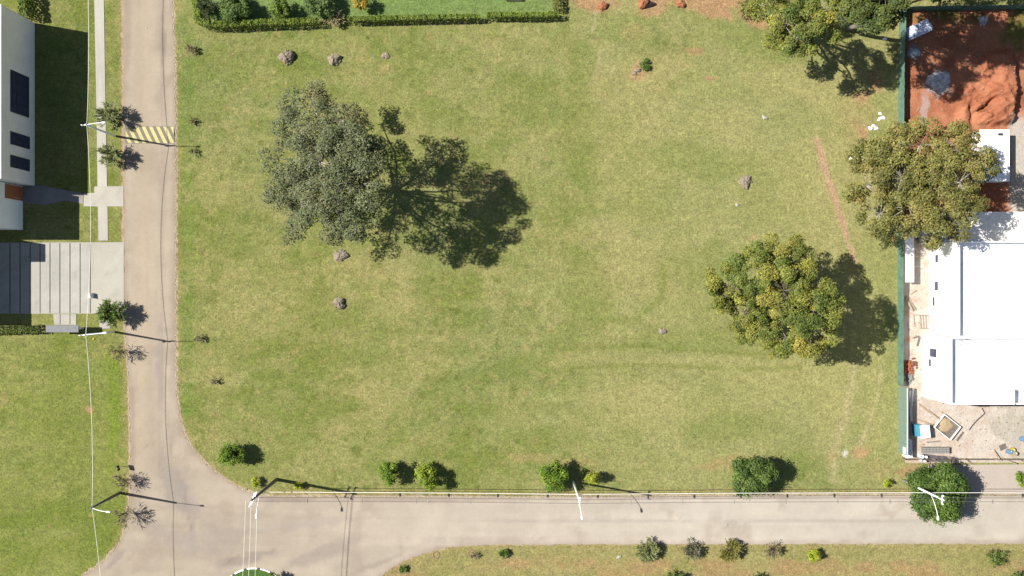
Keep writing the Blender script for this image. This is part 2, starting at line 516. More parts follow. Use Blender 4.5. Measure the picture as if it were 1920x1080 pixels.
    # bare patches
    for a, k in (((1110, 6, 62, 16, 0.1), 1), ((1335, 2, 110, 20, 0.05), .95), ((1415, 38, 44, 14, .45), .95), ((1345, 22, 34, 14, .2), .9), ((1225, 14, 26, 18, 0), .7), ((1190, 60, 30, 16, 0), .35),
                 ((1195, 135, 16, 18, .4), .65), ((1300, 96, 18, 8, 0), .7), ((1333, 147, 11, 7, 0), .8), ((1412, 446, 8, 6, 0), .8),
                 ((1000, 858, 46, 9, 0), .5), ((1080, 866, 40, 8, 0), .4), ((1370, 866, 46, 12, -.2), .6), ((1320, 876, 26, 8, 0), .5), ((1612, 850, 22, 12, 0), .7),
                 ((1558, 852, 12, 12, 0), .5), ((1705, 885, 40, 14, 0), .7), ((1640, 880, 30, 20, 0), .3), ((168, 768, 9, 6, .4), .8), ((170, 968, 6, 5, 0), .7), ((5, 750, 8, 16, .3), .4),
                 ((1605, 215, 40, 60, 0), .30), ((1620, 250, 12, 14, 0), .65), ((1605, 230, 10, 9, 0), .6), ((1640, 150, 24, 30, 0), .7), ((1620, 180, 16, 16, 0), .7), ((720, 130, 14, 10, 0), .4),
                 ((1000, 1062, 160, 16, 0), .50), ((1180, 1060, 90, 18, 0), .45), ((1500, 1068, 140, 20, 0), .30), ((1700, 1070, 200, 16, 0), .30), ((1040, 1045, 50, 8, 0), .3), ((615, 250, 40, 70, 0), .1),
                 ((360, 92, 12, 5, .3), .45), ((392, 662, 10, 8, 0), .4), ((395, 698, 9, 12, 0), .35), ((213, 662, 10, 10, 0), .55), ((1675, 448, 6, 10, 0), .8), ((583, 188, 30, 26, 0), .35), ((990, 566, 16, 10, 0), .25)):
        c = mixc(c, CLAYC if k > .6 else STRAW, B(*a) * min(1, k * 1.15))
    c = mixc(c, np.array(alb(250, 240, 232)), B(1585, 852, 8, 10, 0) * .95)
    c = mixc(c, np.array(alb(248, 238, 222)), B(1735, 890, 22, 12, 0) * .9)
    # verge along the roads is drier
    d = seg_d(px, py, [(500, 926), (1000, 929), (2400, 924)])
    c = mixc(c, STRAW, .62 * ss(16, 0, d + 12 * (n_sm - .5)))
    d = seg_d(px, py, [(230, 0), (234, 600), (243, 850), (243, 940), (228, 1010), (190, 1055)])
    c = mixc(c, STRAW, .50 * ss(12, 0, d + 12 * (n_sm - .5)))
    d = seg_d(px, py, [(326, 0), (331, 600), (333, 750), (342, 800), (367, 848), (412, 890), (470, 920)])
    c = mixc(c, STRAW, .50 * ss(10, 0, d + 10 * (n_sm - .5)))
    d = seg_d(px, py, [(715, 1080), (745, 1058), (800, 1036), (860, 1024), (1000, 1021), (2400, 1020)])
    c = mixc(c, STRAW, .62 * ss(14, 0, d + 12 * (n_sm - .5)))
    dmp = ((py > 1018) & (px > 700)).astype(float)
    c = mixc(c, np.array(alb(196, 180, 122)), dmp * .5)
    c = mixc(c, np.array(alb(206, 166, 122)), dmp * ss(.5, .68, fbm(x, y * 2.0, 5, 240, 5)) * ss(1036, 1058, py) * .6)
    # small pale flecks
    return np.clip(c, 0, .8)

fx = np.arange(-80, 80.01, 0.25); fy = np.arange(-47, 47.01, 0.25)
ox = np.array([-1500, -800, -400, -220, -150, -110, -92]); oy = np.array([-1500, -800, -400, -220, -140, -90, -62])
gx = np.concatenate([ox, fx, -ox[::-1]]); gy = np.concatenate([oy, fy, -oy[::-1]])
X, Y = np.meshgrid(gx, gy)
Cg = ground_col(X, Y)
nx, ny = len(gx), len(gy)
V = np.stack([X.ravel(), Y.ravel(), np.zeros(X.size)], 1)
idx = np.arange(nx * ny).reshape(ny, nx)
F = np.stack([idx[:-1, :-1].ravel(), idx[:-1, 1:].ravel(), idx[1:, 1:].ravel(), idx[1:, :-1].ravel()], 1)
tag(np_mesh('ground', V, F, M['grass'], Cg.reshape(-1, 3)), kind='structure')

def inside(px, py, poly):
    r = np.zeros(px.shape, bool)
    n = len(poly)
    for i in range(n):
        x0, y0 = poly[i]; x1, y1 = poly[(i + 1) % n]
        c = ((y0 > py) != (y1 > py)) & (px < (x1 - x0) * (py - y0) / (y1 - y0 + 1e-12) + x0)
        r ^= c
    return r

def sheet(name, outline, z, colf, mat, step=0.5, zf=None, kind='structure', lim=(-200, -200, 2120, 1280), jit=0.0, seed=0):
    """flat ground sheet with a fine inner grid; outline in photograph pixels"""
    rnd = random.Random(seed)
    ol = [(x + rnd.uniform(-jit, jit), y + rnd.uniform(-jit, jit)) for x, y in outline]
    xs = [p[0] for p in ol]; ys = [p[1] for p in ol]
    st = step * PX
    gx = np.arange(max(min(xs), lim[0]) + st / 2, min(max(xs), lim[2]), st); gy = np.arange(max(min(ys), lim[1]) + st / 2, min(max(ys), lim[3]), st)
    A, Bq = np.meshgrid(gx, gy); A = A.ravel(); Bq = Bq.ravel()
    k = inside(A, Bq, ol) & (seg_d(A, Bq, ol + [ol[0]]) > st * .35)
    A = A[k]; Bq = Bq[k]
    pts = [Vector(p) for p in ol] + [Vector((float(a), float(b))) for a, b in zip(A, Bq)]
    vo, eo, fo, _, _, _ = delaunay_2d_cdt(pts, [], [list(range(len(ol)))], 1, 1e-5)
    P = np.array([(v.x, v.y) for v in vo])
    x = (P[:, 0] - CX) / PX; y = (CY - P[:, 1]) / PX
    zz = np.full(len(x), z)
    if zf is not None: zz = z + zf(P[:, 0], P[:, 1])
    F = np.array([f[::-1] if True else f for f in fo if len(f) == 3])
    # make sure faces look up
    a = np.stack([x, y], 1)
    cr = (a[F[:, 1], 0] - a[F[:, 0], 0]) * (a[F[:, 2], 1] - a[F[:, 0], 1]) - (a[F[:, 1], 1] - a[F[:, 0], 1]) * (a[F[:, 2], 0] - a[F[:, 0], 0])
    F[cr < 0] = F[cr < 0][:, ::-1]
    o = np_mesh(name, np.stack([x, y, zz], 1), F, mat, colf(P[:, 0], P[:, 1]), smooth=zf is not None)
    return tag(o, kind=kind) if kind else o

# ------------------------------------------------------------------ roads
W_EDGE = [(230, -500), (231, 0), (233, 300), (233, 460), (234, 600), (241, 690), (245, 850), (243, 940), (228, 1010), (195, 1052), (150, 1085), (100, 1140), (80, 1250), (80, 1500)]
E_EDGE = [(320, -500), (324, 0), (328, 200), (329, 600), (331, 740), (341, 800), (366, 848), (411, 891), (455, 918), (500, 930), (620, 931), (1000, 933), (1500, 929), (1920, 929), (2700, 929)]
S_EDGE = [(2700, 1019), (1920, 1019), (1400, 1020), (1000, 1021), (862, 1024), (800, 1036), (745, 1058), (713, 1082), (690, 1115), (672, 1200), (668, 1500)]
wl = catmull(W_EDGE, 7); el = catmull(E_EDGE, 7); sl_ = catmull(S_EDGE, 7)
road_outline = wl[::-1] + el + sl_
road_outline = road_outline
def road_col(px, py):
    x = (px - CX) / PX; y = (CY - py) / PX
    a = np.array(alb(213, 197, 176)); b = np.array(alb(236, 225, 208))
    t = ss(250, 1500, px)  # brightens rightward: the glare on that side, put into the road colour
    c = a[None] * (1 - t[:, None]) + b[None] * t[:, None]
    n = fbm(x, y, 7, 40, 4); n2 = fbm(x, y, 1.5, 44, 4)
    vert = (px < 345) & (py < 900)
    sx = fbm(x * np.where(vert, 1.8, .12), y * np.where(vert, .08, 1.8), 2.2, 47, 3)
    n3 = fbm(x, y, 3.2, 230, 5)
    c = c * (1 + (n - .5) * .26 + (n2 - .5) * .14 + (sx - .5) * .30)[:, None]
    c = mixc(c, alb(186, 168, 150), ss(.56, .72, n3) * .35)
    wob = (n2 - .5) * 1.0
    # warmer dust down the wheel lines
    c = mixc(c, alb(222, 203, 172), (np.exp(-((px - 268) / 16) ** 2) * vert * .5))
    c = mixc(c, alb(176, 158, 146), (np.exp(-((px - 304) / 6) ** 2) * vert * .35 * ss(.35, .6, n)))
    for (cx, cy, rx, ry, an, col, k) in (
        (325, 905, 22, 60, -.35, (176, 168, 160), .55), (352, 935, 16, 40, -.5, (184, 174, 166), .45), (305, 90, 6, 60, 0, (170, 155, 145), .5), (300, 700, 8, 90, 0, (188, 176, 168), .55),
        (360, 980, 8, 60, -.1, (184, 172, 163), .4), (452, 1052, 60, 12, -.25, (176, 162, 155), .6), (600, 1040, 80, 16, -.35, (184, 170, 160), .5), (400, 1010, 60, 30, 0, (196, 184, 176), .3),
        (560, 985, 140, 8, -.1, (200, 187, 178), .4), (530, 935, 70, 5, 0, (176, 158, 150), .65), (800, 937, 120, 4, 0, (190, 172, 165), .5), (330, 1010, 70, 20, .3, (198, 186, 178), .4),
        (250, 820, 4, 120, 0, (190, 162, 150), .5), (240, 60, 5, 100, 0, (186, 164, 150), .4), (240, 250, 5, 60, 0, (196, 178, 166), .3), (215, 1050, 40, 6, -.8, (180, 164, 154), .6),
        (700, 1060, 60, 5, -.35, (188, 170, 156), .5), (1100, 975, 300, 3, 0, (206, 192, 180), .5), (1600, 975, 330, 3, 0, (204, 192, 182), .6), (900, 1012, 160, 5, 0, (206, 190, 176), .5),
        (1320, 960, 60, 20, 0, (238, 226, 212), .5), (1750, 990, 120, 16, 0, (232, 222, 208), .5)):
        c = mixc(c, alb(*col), blob(px, py, cx, cy, rx, ry, an, wob) * k)
    # hairline cracks
    for pts in ([(318, 730), (316, 800), (322, 850)], [(345, 900), (350, 960), (362, 1000)], [(270, 840), (290, 826)], [(420, 1060), (440, 1045), (470, 1035), (540, 1040)]):
        c = mixc(c, alb(150, 138, 130), .35 * np.exp(-(seg_d(px, py, pts) / 1.6) ** 2))
    d = seg_d(px, py, road_outline[::2])
    c = mixc(c, alb(190, 166, 146), .45 * ss(9, 1, d + 8 * (n2 - .5)))
    return np.clip(c, 0, .8)
tag(sheet('road', road_outline, 0.03, road_col, M['road'], step=0.42, jit=1.1, seed=3), kind='structure')

def ribbon_outline(line, w0, w1):
    L = []; R = []
    for i, p in enumerate(line):
        a = np.array(line[max(i - 1, 0)]); b = np.array(line[min(i + 1, len(line) - 1)])
        d = (b - a) / (np.linalg.norm(b - a) + 1e-9); n = np.array([-d[1], d[0]])
        L.append(tuple(np.array(p) + n * w0)); R.append(tuple(np.array(p) + n * w1))
    return L, R

def strip(name, line, w0, w1, z, mat, colr, jit=1.5, seed=0, tex=(.9, .35)):
    """irregular strip along a line (pixels), offsets w0..w1 in px"""
    rnd = random.Random(seed)
    L, R = ribbon_outline(line, w0, w1)
    V = []
    for a, b in zip(L, R):
        ja = rnd.uniform(-jit, jit); jb = rnd.uniform(-jit, jit)
        V.append(W(a[0] + ja, a[1] + ja, z)); V.append(W((a[0] + b[0]) / 2, (a[1] + b[1]) / 2, z)); V.append(W(b[0] + jb, b[1] + jb, z))
    n = len(L)
    F = []
    for i in range(n - 1):
        for k in (0, 1): F.append((3 * i + k, 3 * i + k + 1, 3 * i + k + 4, 3 * i + k + 3))
    V = np.array([tuple(v) for v in V]); F = np.array(F)
    a = V[F[:, 1]] - V[F[:, 0]]; b = V[F[:, 2]] - V[F[:, 0]]
    if (a[:, 0] * b[:, 1] - a[:, 1] * b[:, 0]).mean() < 0: F = F[:, ::-1]
    m = fbm(V[:, 0], V[:, 1], tex[0], seed + 60, 3)
    c = np.array(colr)[None] * (1 + (m - .5) * tex[1] * 2)[:, None]
    return tag(np_mesh(name, V, F, mat, c), kind='structure')

def dense(line, y0=-250, y1=1300, x1=2200, step=2.6):
    q = [p for p in line if y0 < p[1] < y1 and p[0] < x1]
    out = []
    for a, b in zip(q[:-1], q[1:]):
        L = math.hypot(b[0] - a[0], b[1] - a[1]); m = max(1, int(L / step))
        for j in range(m): out.append((a[0] + (b[0] - a[0]) * j / m, a[1] + (b[1] - a[1]) * j / m))
    return out
dW, dE, dS = dense(wl), dense(el), dense(sl_[::-1])
strip('gravel_verge', dW, -1, 4.0, 0.012, M['gravel'], alb(212, 190, 158), 2.0, 1)
strip('gravel_verge', dE, 0.5, -4.2, 0.012, M['gravel'], alb(212, 192, 160), 2.2, 2)
strip('gravel_verge', dS, 0.5, -4.5, 0.014, M['gravel'], alb(208, 188, 160), 2.5, 3)

def kerb(name, line, off, w, h, mat, skip=0.0, seed=0, seglen=4):
    """broken line of old kerb stones along the road edge"""
    rnd = random.Random(seed); mb = MB()
    L, R = ribbon_outline(line, off, off + w)
    for i in range(0, len(L) - 1, 1):
        if rnd.random() < skip: continue
        a, b, c, d = W(*L[i]), W(*L[i + 1]), W(*R[i + 1]), W(*R[i])
        hh = h * rnd.uniform(.4, 1.1)
        j = Vector((rnd.uniform(-.07, .07), rnd.uniform(-.07, .07), 0))
        vs = [p + j for p in (a, b, c, d)] + [p + j + Vector((0, 0, hh)) for p in (a, b, c, d)]
        mb.add(vs, [(4, 5, 6, 7), (0, 4, 7, 3), (1, 2, 6, 5), (0, 1, 5, 4), (3, 7, 6, 2)])
    return tag(mb.build(name, mat), kind='structure')
kerb('kerb', dense(el, step=1.7), -0.1, -1.5, .07, M['kerb'], .38, 5)
kerb('kerb', [p for p in dW if p[1] > 600], 0.6, 1.5, .07, M['kerb'], .5, 6)

# ------------------------------------------------------------------ west side paving
def rect(x0, y0, x1, y1): return [(x0, y0), (x1, y0), (x1, y1), (x0, y1)]
def conc_col(base, amp=.10, seed=70):
    def f(px, py):
        x = (px - CX) / PX; y = (CY - py) / PX
        n = fbm(x, y, 3, seed, 4); n2 = fbm(x, y, .9, seed + 5, 4)
        return np.array(alb(*base))[None] * (1 + (n - .5) * amp * 3.2 - ss(.6, .8, n2) * .16)[:, None]
    return f
sheet('sidewalk', [(176, -300), (194, -300), (195, 0), (198, 200), (201, 350), (203, 451), (185, 451), (183, 350), (181, 200), (177, 0)], 0.05, conc_col((232, 227, 214)), M['conc'], .6)
sheet('entrance_walkway', [(157, 362), (177, 362), (177, 350), (232, 349), (232, 387), (157, 387)], 0.058, conc_col((230, 223, 208)), M['conc'], .6)
sheet('front_path', [(43, 349), (80, 348), (156, 362), (156, 382), (120, 376), (84, 384), (43, 380)], 0.046, conc_col((190, 184, 180), .25), M['conc'], .5)
sheet('driveway', [(-160, 456), (233, 454), (233, 586), (172, 588), (-160, 588)], 0.05, conc_col((222, 218, 208)), M['conc'], .6)
sheet('driveway_apron', [(174, 455), (232, 455), (232, 585), (174, 587)], 0.058, conc_col((228, 222, 206)), M['conc'], .6)
sheet('side_path', [(100, 589), (143, 589), (143, 609), (102, 609)], 0.05, conc_col((224, 218, 206)), M['conc'], .6)
sheet('side_path', [(186, 598), (206, 598), (207, 616), (187, 616)], 0.05, conc_col((226, 220, 208)), M['conc'], .6)
mb = MB()
for gxp in (19, 38, 57, 75.5, 94, 112.5, 131.5, 150.5, 169.5):
    mb.boxr(W(gxp - .75, 0).x, W(gxp + .75, 0).x, W(0, 456).y, W(0, 587).y, 0.052, 0.068)
for gxp in (113, 131.5):
    mb.boxr(W(gxp - .6, 0).x, W(gxp + .6, 0).x, W(0, 589).y, W(0, 608).y, 0.052, 0.066)
tag(mb.build('grass_joint', plain('joint_grass', alb(112, 112, 72), 1.0, .4, 6)), kind='structure')

# speed hump with yellow stripes
hump_prof = [(-16.5, 0), (-11, .04), (-5, .065), (0, .075), (5, .065), (11, .04), (16.5, 0)]
mb = MB()
hx0, hx1 = 235, 327; hy = 253
def hz(dy):
    return 0.032 + np.interp(dy, [p[0] for p in hump_prof], [p[1] for p in hump_prof])
vs = []; fs = []
for i in range(12):
    dy = -16.5 + 33 * i / 11
    vs += [W(hx0, hy + dy, 0) + Vector((0, 0, hz(dy))), W(hx1, hy + dy, 0) + Vector((0, 0, hz(dy)))]
    if i: fs.append((2 * i - 2, 2 * i, 2 * i + 1, 2 * i - 1))
mb.add(vs, fs)
hump = thing('speed_hump', W(281, 253), 'low road hump painted with slanting yellow stripes across the narrow road', 'speed hump')
mb.build('hump_body', M['hump'], hump, smooth=True)
mb = MB()
for k in range(8):
    xt = 226 + 13.3 * k
    vs = []; fs = []; n = 9
    for i in range(n):
        dy = -15.5 + 31 * i / (n - 1)
        x0 = xt + 15 * i / (n - 1); x1 = x0 + 6.8
        x0 = min(max(x0, hx0 + 1), hx1 - 1); x1 = min(max(x1, hx0 + 1), hx1 - 1)
        vs += [W(x0, hy + dy) + Vector((0, 0, hz(dy) + .006)), W(x1, hy + dy) + Vector((0, 0, hz(dy) + .006))]
        if i: fs.append((2 * i - 2, 2 * i, 2 * i + 1, 2 * i - 1))
    mb.add(vs, fs)
mb.build('stripe_marking', M['yellow_paint'], hump)

# roundabout island at the lower edge
isl = thing('traffic_island', W(476, 1112), 'round grass island with black and white painted kerb in the junction', 'traffic island')
mb = MB(); mw = MB(); mk = MB()
NA = 56
def ip(t, r): return (476 + 58 * r * math.cos(t), 1112 + 48 * r * math.sin(t))
for k in range(NA):
    t0 = 2 * math.pi * k / NA; t1 = 2 * math.pi * (k + 1) / NA
    q = MB()
    a, b, c, d = W(*ip(t0, 1)), W(*ip(t1, 1)), W(*ip(t1, .95)), W(*ip(t0, .95))
    vs = [a, b, c, d] + [p + Vector((0, 0, .17)) for p in (a, b, c, d)]
    q.add(vs, [(4, 7, 6, 5), (0, 4, 5, 1), (2, 6, 7, 3), (0, 3, 7, 4), (1, 5, 6, 2)])
    q.build('kerb_stone', M['kerb_black'] if (k % 4 == 3) else M['kerb_white'], isl)
    mb.add([W(476, 1112) + Vector((0, 0, .16)), W(*ip(t0, .945)) + Vector((0, 0, .12)), W(*ip(t1, .945)) + Vector((0, 0, .12))], [(0, 2, 1)])
mb.build('grass_top', plain('island_grass', alb(92, 132, 52), 1.0, .3, 4, bmp=.05), isl)

# ------------------------------------------------------------------ east side: building plot ground and pavement
def lot_h(px, py):
    x = (px - CX) / PX; y = (CY - py) / PX
    n = fbm(x, y, 2.0, 81, 4)
    big = blob(px, py, 1845, 165, 70, 62, .3)
    h = big * 1.15 + (n - .5) * .34 * ss(290, 200, py) + ss(.5, .8, fbm(x * .6 + y * .5, y * .6 - x * .5, 1.4, 85, 3)) * .35 * blob(px, py, 1850, 195, 64, 44, 0)
    rg = 1 - np.abs(2 * fbm(x * .9 + y * .3, y * .9, 1.1, 87, 3) - 1)
    h = h + ss(.72, .95, rg) * .45 * blob(px, py, 1850, 190, 66, 56, 0)
    wv = (n - .5) * 18
    plat = ss(1828, 1868, px + wv) * ss(1897, 1892, px + wv * .5) * ss(92, 110, py + wv) * ss(238, 226, py - wv * .6)
    notch = np.exp(-(seg_d(px + wv * .3, py, [(1815, 205), (1822, 222), (1827, 240)]) / 5.5) ** 2) + np.exp(-(seg_d(px, py + wv * .3, [(1826, 212), (1842, 203), (1856, 188)]) / 4.5) ** 2)
    h = h * .8 + plat * 1.2
    h = h + .5 * blob(px, py, 1822, 222, 30, 24, 0) - notch * 1.15
    edge = ss(0, 22, np.minimum(px - 1686, py - 16))
    return np.clip(h, -.0, 3) * edge * ss(320, 240, py)
def lot_col(px, py):
    x = (px - CX) / PX; y = (CY - py) / PX
    n = fbm(x, y, 3, 90, 4); n2 = fbm(x, y, 1.2, 94, 4)
    red = np.array(alb(228, 154, 116)); dark = np.array(alb(192, 112, 80)); pale = np.array(alb(252, 240, 226)); pink = np.array(alb(246, 226, 208)); cream = np.array(alb(236, 224, 208))
    c = np.broadcast_to(red, px.shape + (3,)).copy()
    c = mixc(c, dark, ss(.45, .7, n) * .6)
    c = mixc(c, pink, ss(395, 470, py + 60 * (n2 - .5)))
    c = mixc(c, pale, ss(.40, .6, n2 + .0006 * (px - 1700)) * ss(420, 480, py) * .8)
    c = mixc(c, alb(232, 190, 160), ss(.56, .7, fbm(x, y, 1.8, 250, 4)) * ss(440, 480, py) * ss(1800, 1720, px) * .6)
    c = mixc(c, cream, ss(1885, 1900, px + 12 * (n2 - .5)) * ss(205, 235, py))
    c = mixc(c, alb(222, 214, 196), blob(px, py, 1890, 800, 40, 40, 0, (n2 - .5)) * .8)
    g = ss(60, 20, py + 40 * (n2 - .5)) * ss(.40, .6, n + .1)
    c = mixc(c, alb(110, 130, 60), g * .8)
    c = mixc(c, alb(120, 135, 60), blob(px, py, 1905, 60, 30, 34, 0, (n2 - .5)) * .8)
    c = mixc(c, alb(225, 222, 222), blob(px, py, 1762, 160, 26, 22, .5, (n2 - .5) * 1.5) * .85)
    c = mixc(c, alb(205, 205, 212), blob(px, py, 1712, 100, 14, 14, .5, (n2 - .5) * 1.5) * .7)
    c = mixc(c, alb(222, 205, 200), blob(px, py, 1733, 205, 8, 34, 0, (n2 - .5) * 1.5) * .7)
    return np.clip(c, 0, .82)
sheet('dirt_lot', [(1686, 16), (2400, 10), (2400, 866), (1697, 868), (1690, 700), (1684, 440)], 0.02, lot_col, M['dirt'], step=.22, zf=lot_h, lim=(1600, 0, 1990, 900))
def pav_col(px, py):
    x = (px - CX) / PX; y = (CY - py) / PX
    n = fbm(x, y, 3, 101, 4)
    c = np.array(alb(232, 216, 202))[None] * (1 + (n - .5) * .16)[:, None]
    d = np.abs(py - 922)
    c = mixc(c, alb(205, 196, 150), blob(px, py, 1900, 926, 70, 4, 0, (n - .5)) * .6)
    return np.clip(c, 0, .8)
sheet('pavement', [(1742, 872), (2400, 868), (2400, 926), (1730, 927), (1722, 910), (1728, 890)], 0.024, pav_col, M['conc'], step=.5, jit=2.0, seed=9, lim=(1600, 800, 1990, 1000))

# ------------------------------------------------------------------ vegetation builders
rng = np.random.default_rng(7)
def leaf_arrays(P, N, size, aspect, colr, flat=0.35):
    """P leaf centres, N preferred normals, returns quads with per-vertex colour"""
    n = len(P)
    nn = N + rng.normal(0, flat, (n, 3)); nn /= np.linalg.norm(nn, axis=1)[:, None] + 1e-9
    r = rng.normal(0, 1, (n, 3)); a = np.cross(nn, r); a /= np.linalg.norm(a, axis=1)[:, None] + 1e-9
    b = np.cross(nn, a)
    s = size * rng.uniform(.6, 1.3, n)[:, None]
    Vv = np.empty((n, 4, 3))
    Vv[:, 0] = P - a * s * .5; Vv[:, 1] = P + b * s * .5 * aspect; Vv[:, 2] = P + a * s * .5; Vv[:, 3] = P - b * s * .5 * aspect
    Fq = np.arange(4 * n).reshape(n, 4)
    Cc = np.repeat(colr[:, None, :], 4, 1)
    return Vv.reshape(-1, 3), Fq, Cc.reshape(-1, 3)

def clump_points(c, r, n, flat=.75, soft=False):
    if soft:
        d = rng.normal(0, 1, (n, 3))
        return np.array(c)[None] + d * r * .58 * np.array([1, 1, .7])[None], d
    d = rng.normal(0, 1, (n, 3)); d /= np.linalg.norm(d, axis=1)[:, None]
    d[:, 2] = np.where(d[:, 2] < -.3, -d[:, 2], d[:, 2])
    rad = r * np.power(rng.uniform(.25, 1, n), .45)[:, None]
    P = np.array(c)[None] + d * rad * np.array([1, 1, flat])[None]
    return P, d

def limb(mb, a, b, r0, r1, bend=.15, n=6, sides=5):
    a = Vector(a); b = Vector(b); L = (b - a).length
    off = Vector((random.uniform(-1, 1), random.uniform(-1, 1), random.uniform(-.2, .8))) * L * bend
    pts = []; rad = []
    for i in range(n):
        t = i / (n - 1)
        pts.append(a.lerp(b, t) + off * math.sin(math.pi * t) + Vector((random.uniform(-1, 1), random.uniform(-1, 1), 0)) * L * .015)
        rad.append(r0 + (r1 - r0) * t)
    mb.tube(pts, rad, sides)

def big_tree(name, label, base, lobes, cols, leaf=.25, dens=130, cr=1.15, trunk_r=.35, bark='bark', group=None, seed=1, fork=.38, keep=1.0):
    """lobes: (apparent px, apparent py, z, radius m)"""
    random.seed(seed)
    b = W(*base)
    t = thing(name, b, label, 'tree', group)
    mb = MB()
    ztop = max(l[2] for l in lobes)
    fk = b + Vector((random.uniform(-.4, .4), random.uniform(-.4, .4), ztop * fork))
    limb(mb, b - Vector((0, 0, .2)), fk, trunk_r, trunk_r * .75, .04, 6, 8)
    PP = []; NN = []; CC = []
    for (lx, ly, lz, lr) in lobes:
        c = W(lx, ly, lz)
        limb(mb, fk, c, trunk_r * .5, .07, .10, 7, 5)
        nc = max(5, int(7.5 * (lr / cr) ** 1.9 * .42 * keep))
        lobe_tint = random.random()
        for k in range(nc):
            d = Vector((random.gauss(0, 1), random.gauss(0, 1), random.gauss(.15, .8))); d.normalize()
            q = random.uniform(.35, 1.0) ** .5
            cc = c + Vector((d.x * lr * q, d.y * lr * q, d.z * lr * .62 * q))
            if k % 2 == 0: limb(mb, c, cc, .05, .015, .12, 4, 3)
            r = cr * random.uniform(.55, 1.15)
            n = int(dens * 1.25 * (r / cr) ** 2)
            P, D = clump_points(cc, r, n)
            PP.append(P)
            up = D * .6 + np.array([0, 0, .9])[None]
            NN.append(up)
            ti = min(max(lobe_tint * .55 + random.random() * .55, 0), .999)
            i0 = int(ti * (len(cols) - 1)); f = ti * (len(cols) - 1) - i0
            col = np.array(alb(*cols[i0])) * (1 - f) + np.array(alb(*cols[i0 + 1])) * f
            CC.append(col[None] * random.uniform(.84, 1.16) * rng.uniform(.55, 1.4, (n, 1)) * (1 + rng.normal(0, .05, (n, 3))))
    P = np.concatenate(PP); N = np.concatenate(NN); C = np.clip(np.concatenate(CC), 0, .8)
    Vv, Fq, Cc = leaf_arrays(P, N, leaf * 1.08, .6, C)
    mb.build('trunk', M[bark], t, smooth=True)
    np_mesh('crown', Vv, Fq, M['leaf'], Cc, parent=t)
    return t

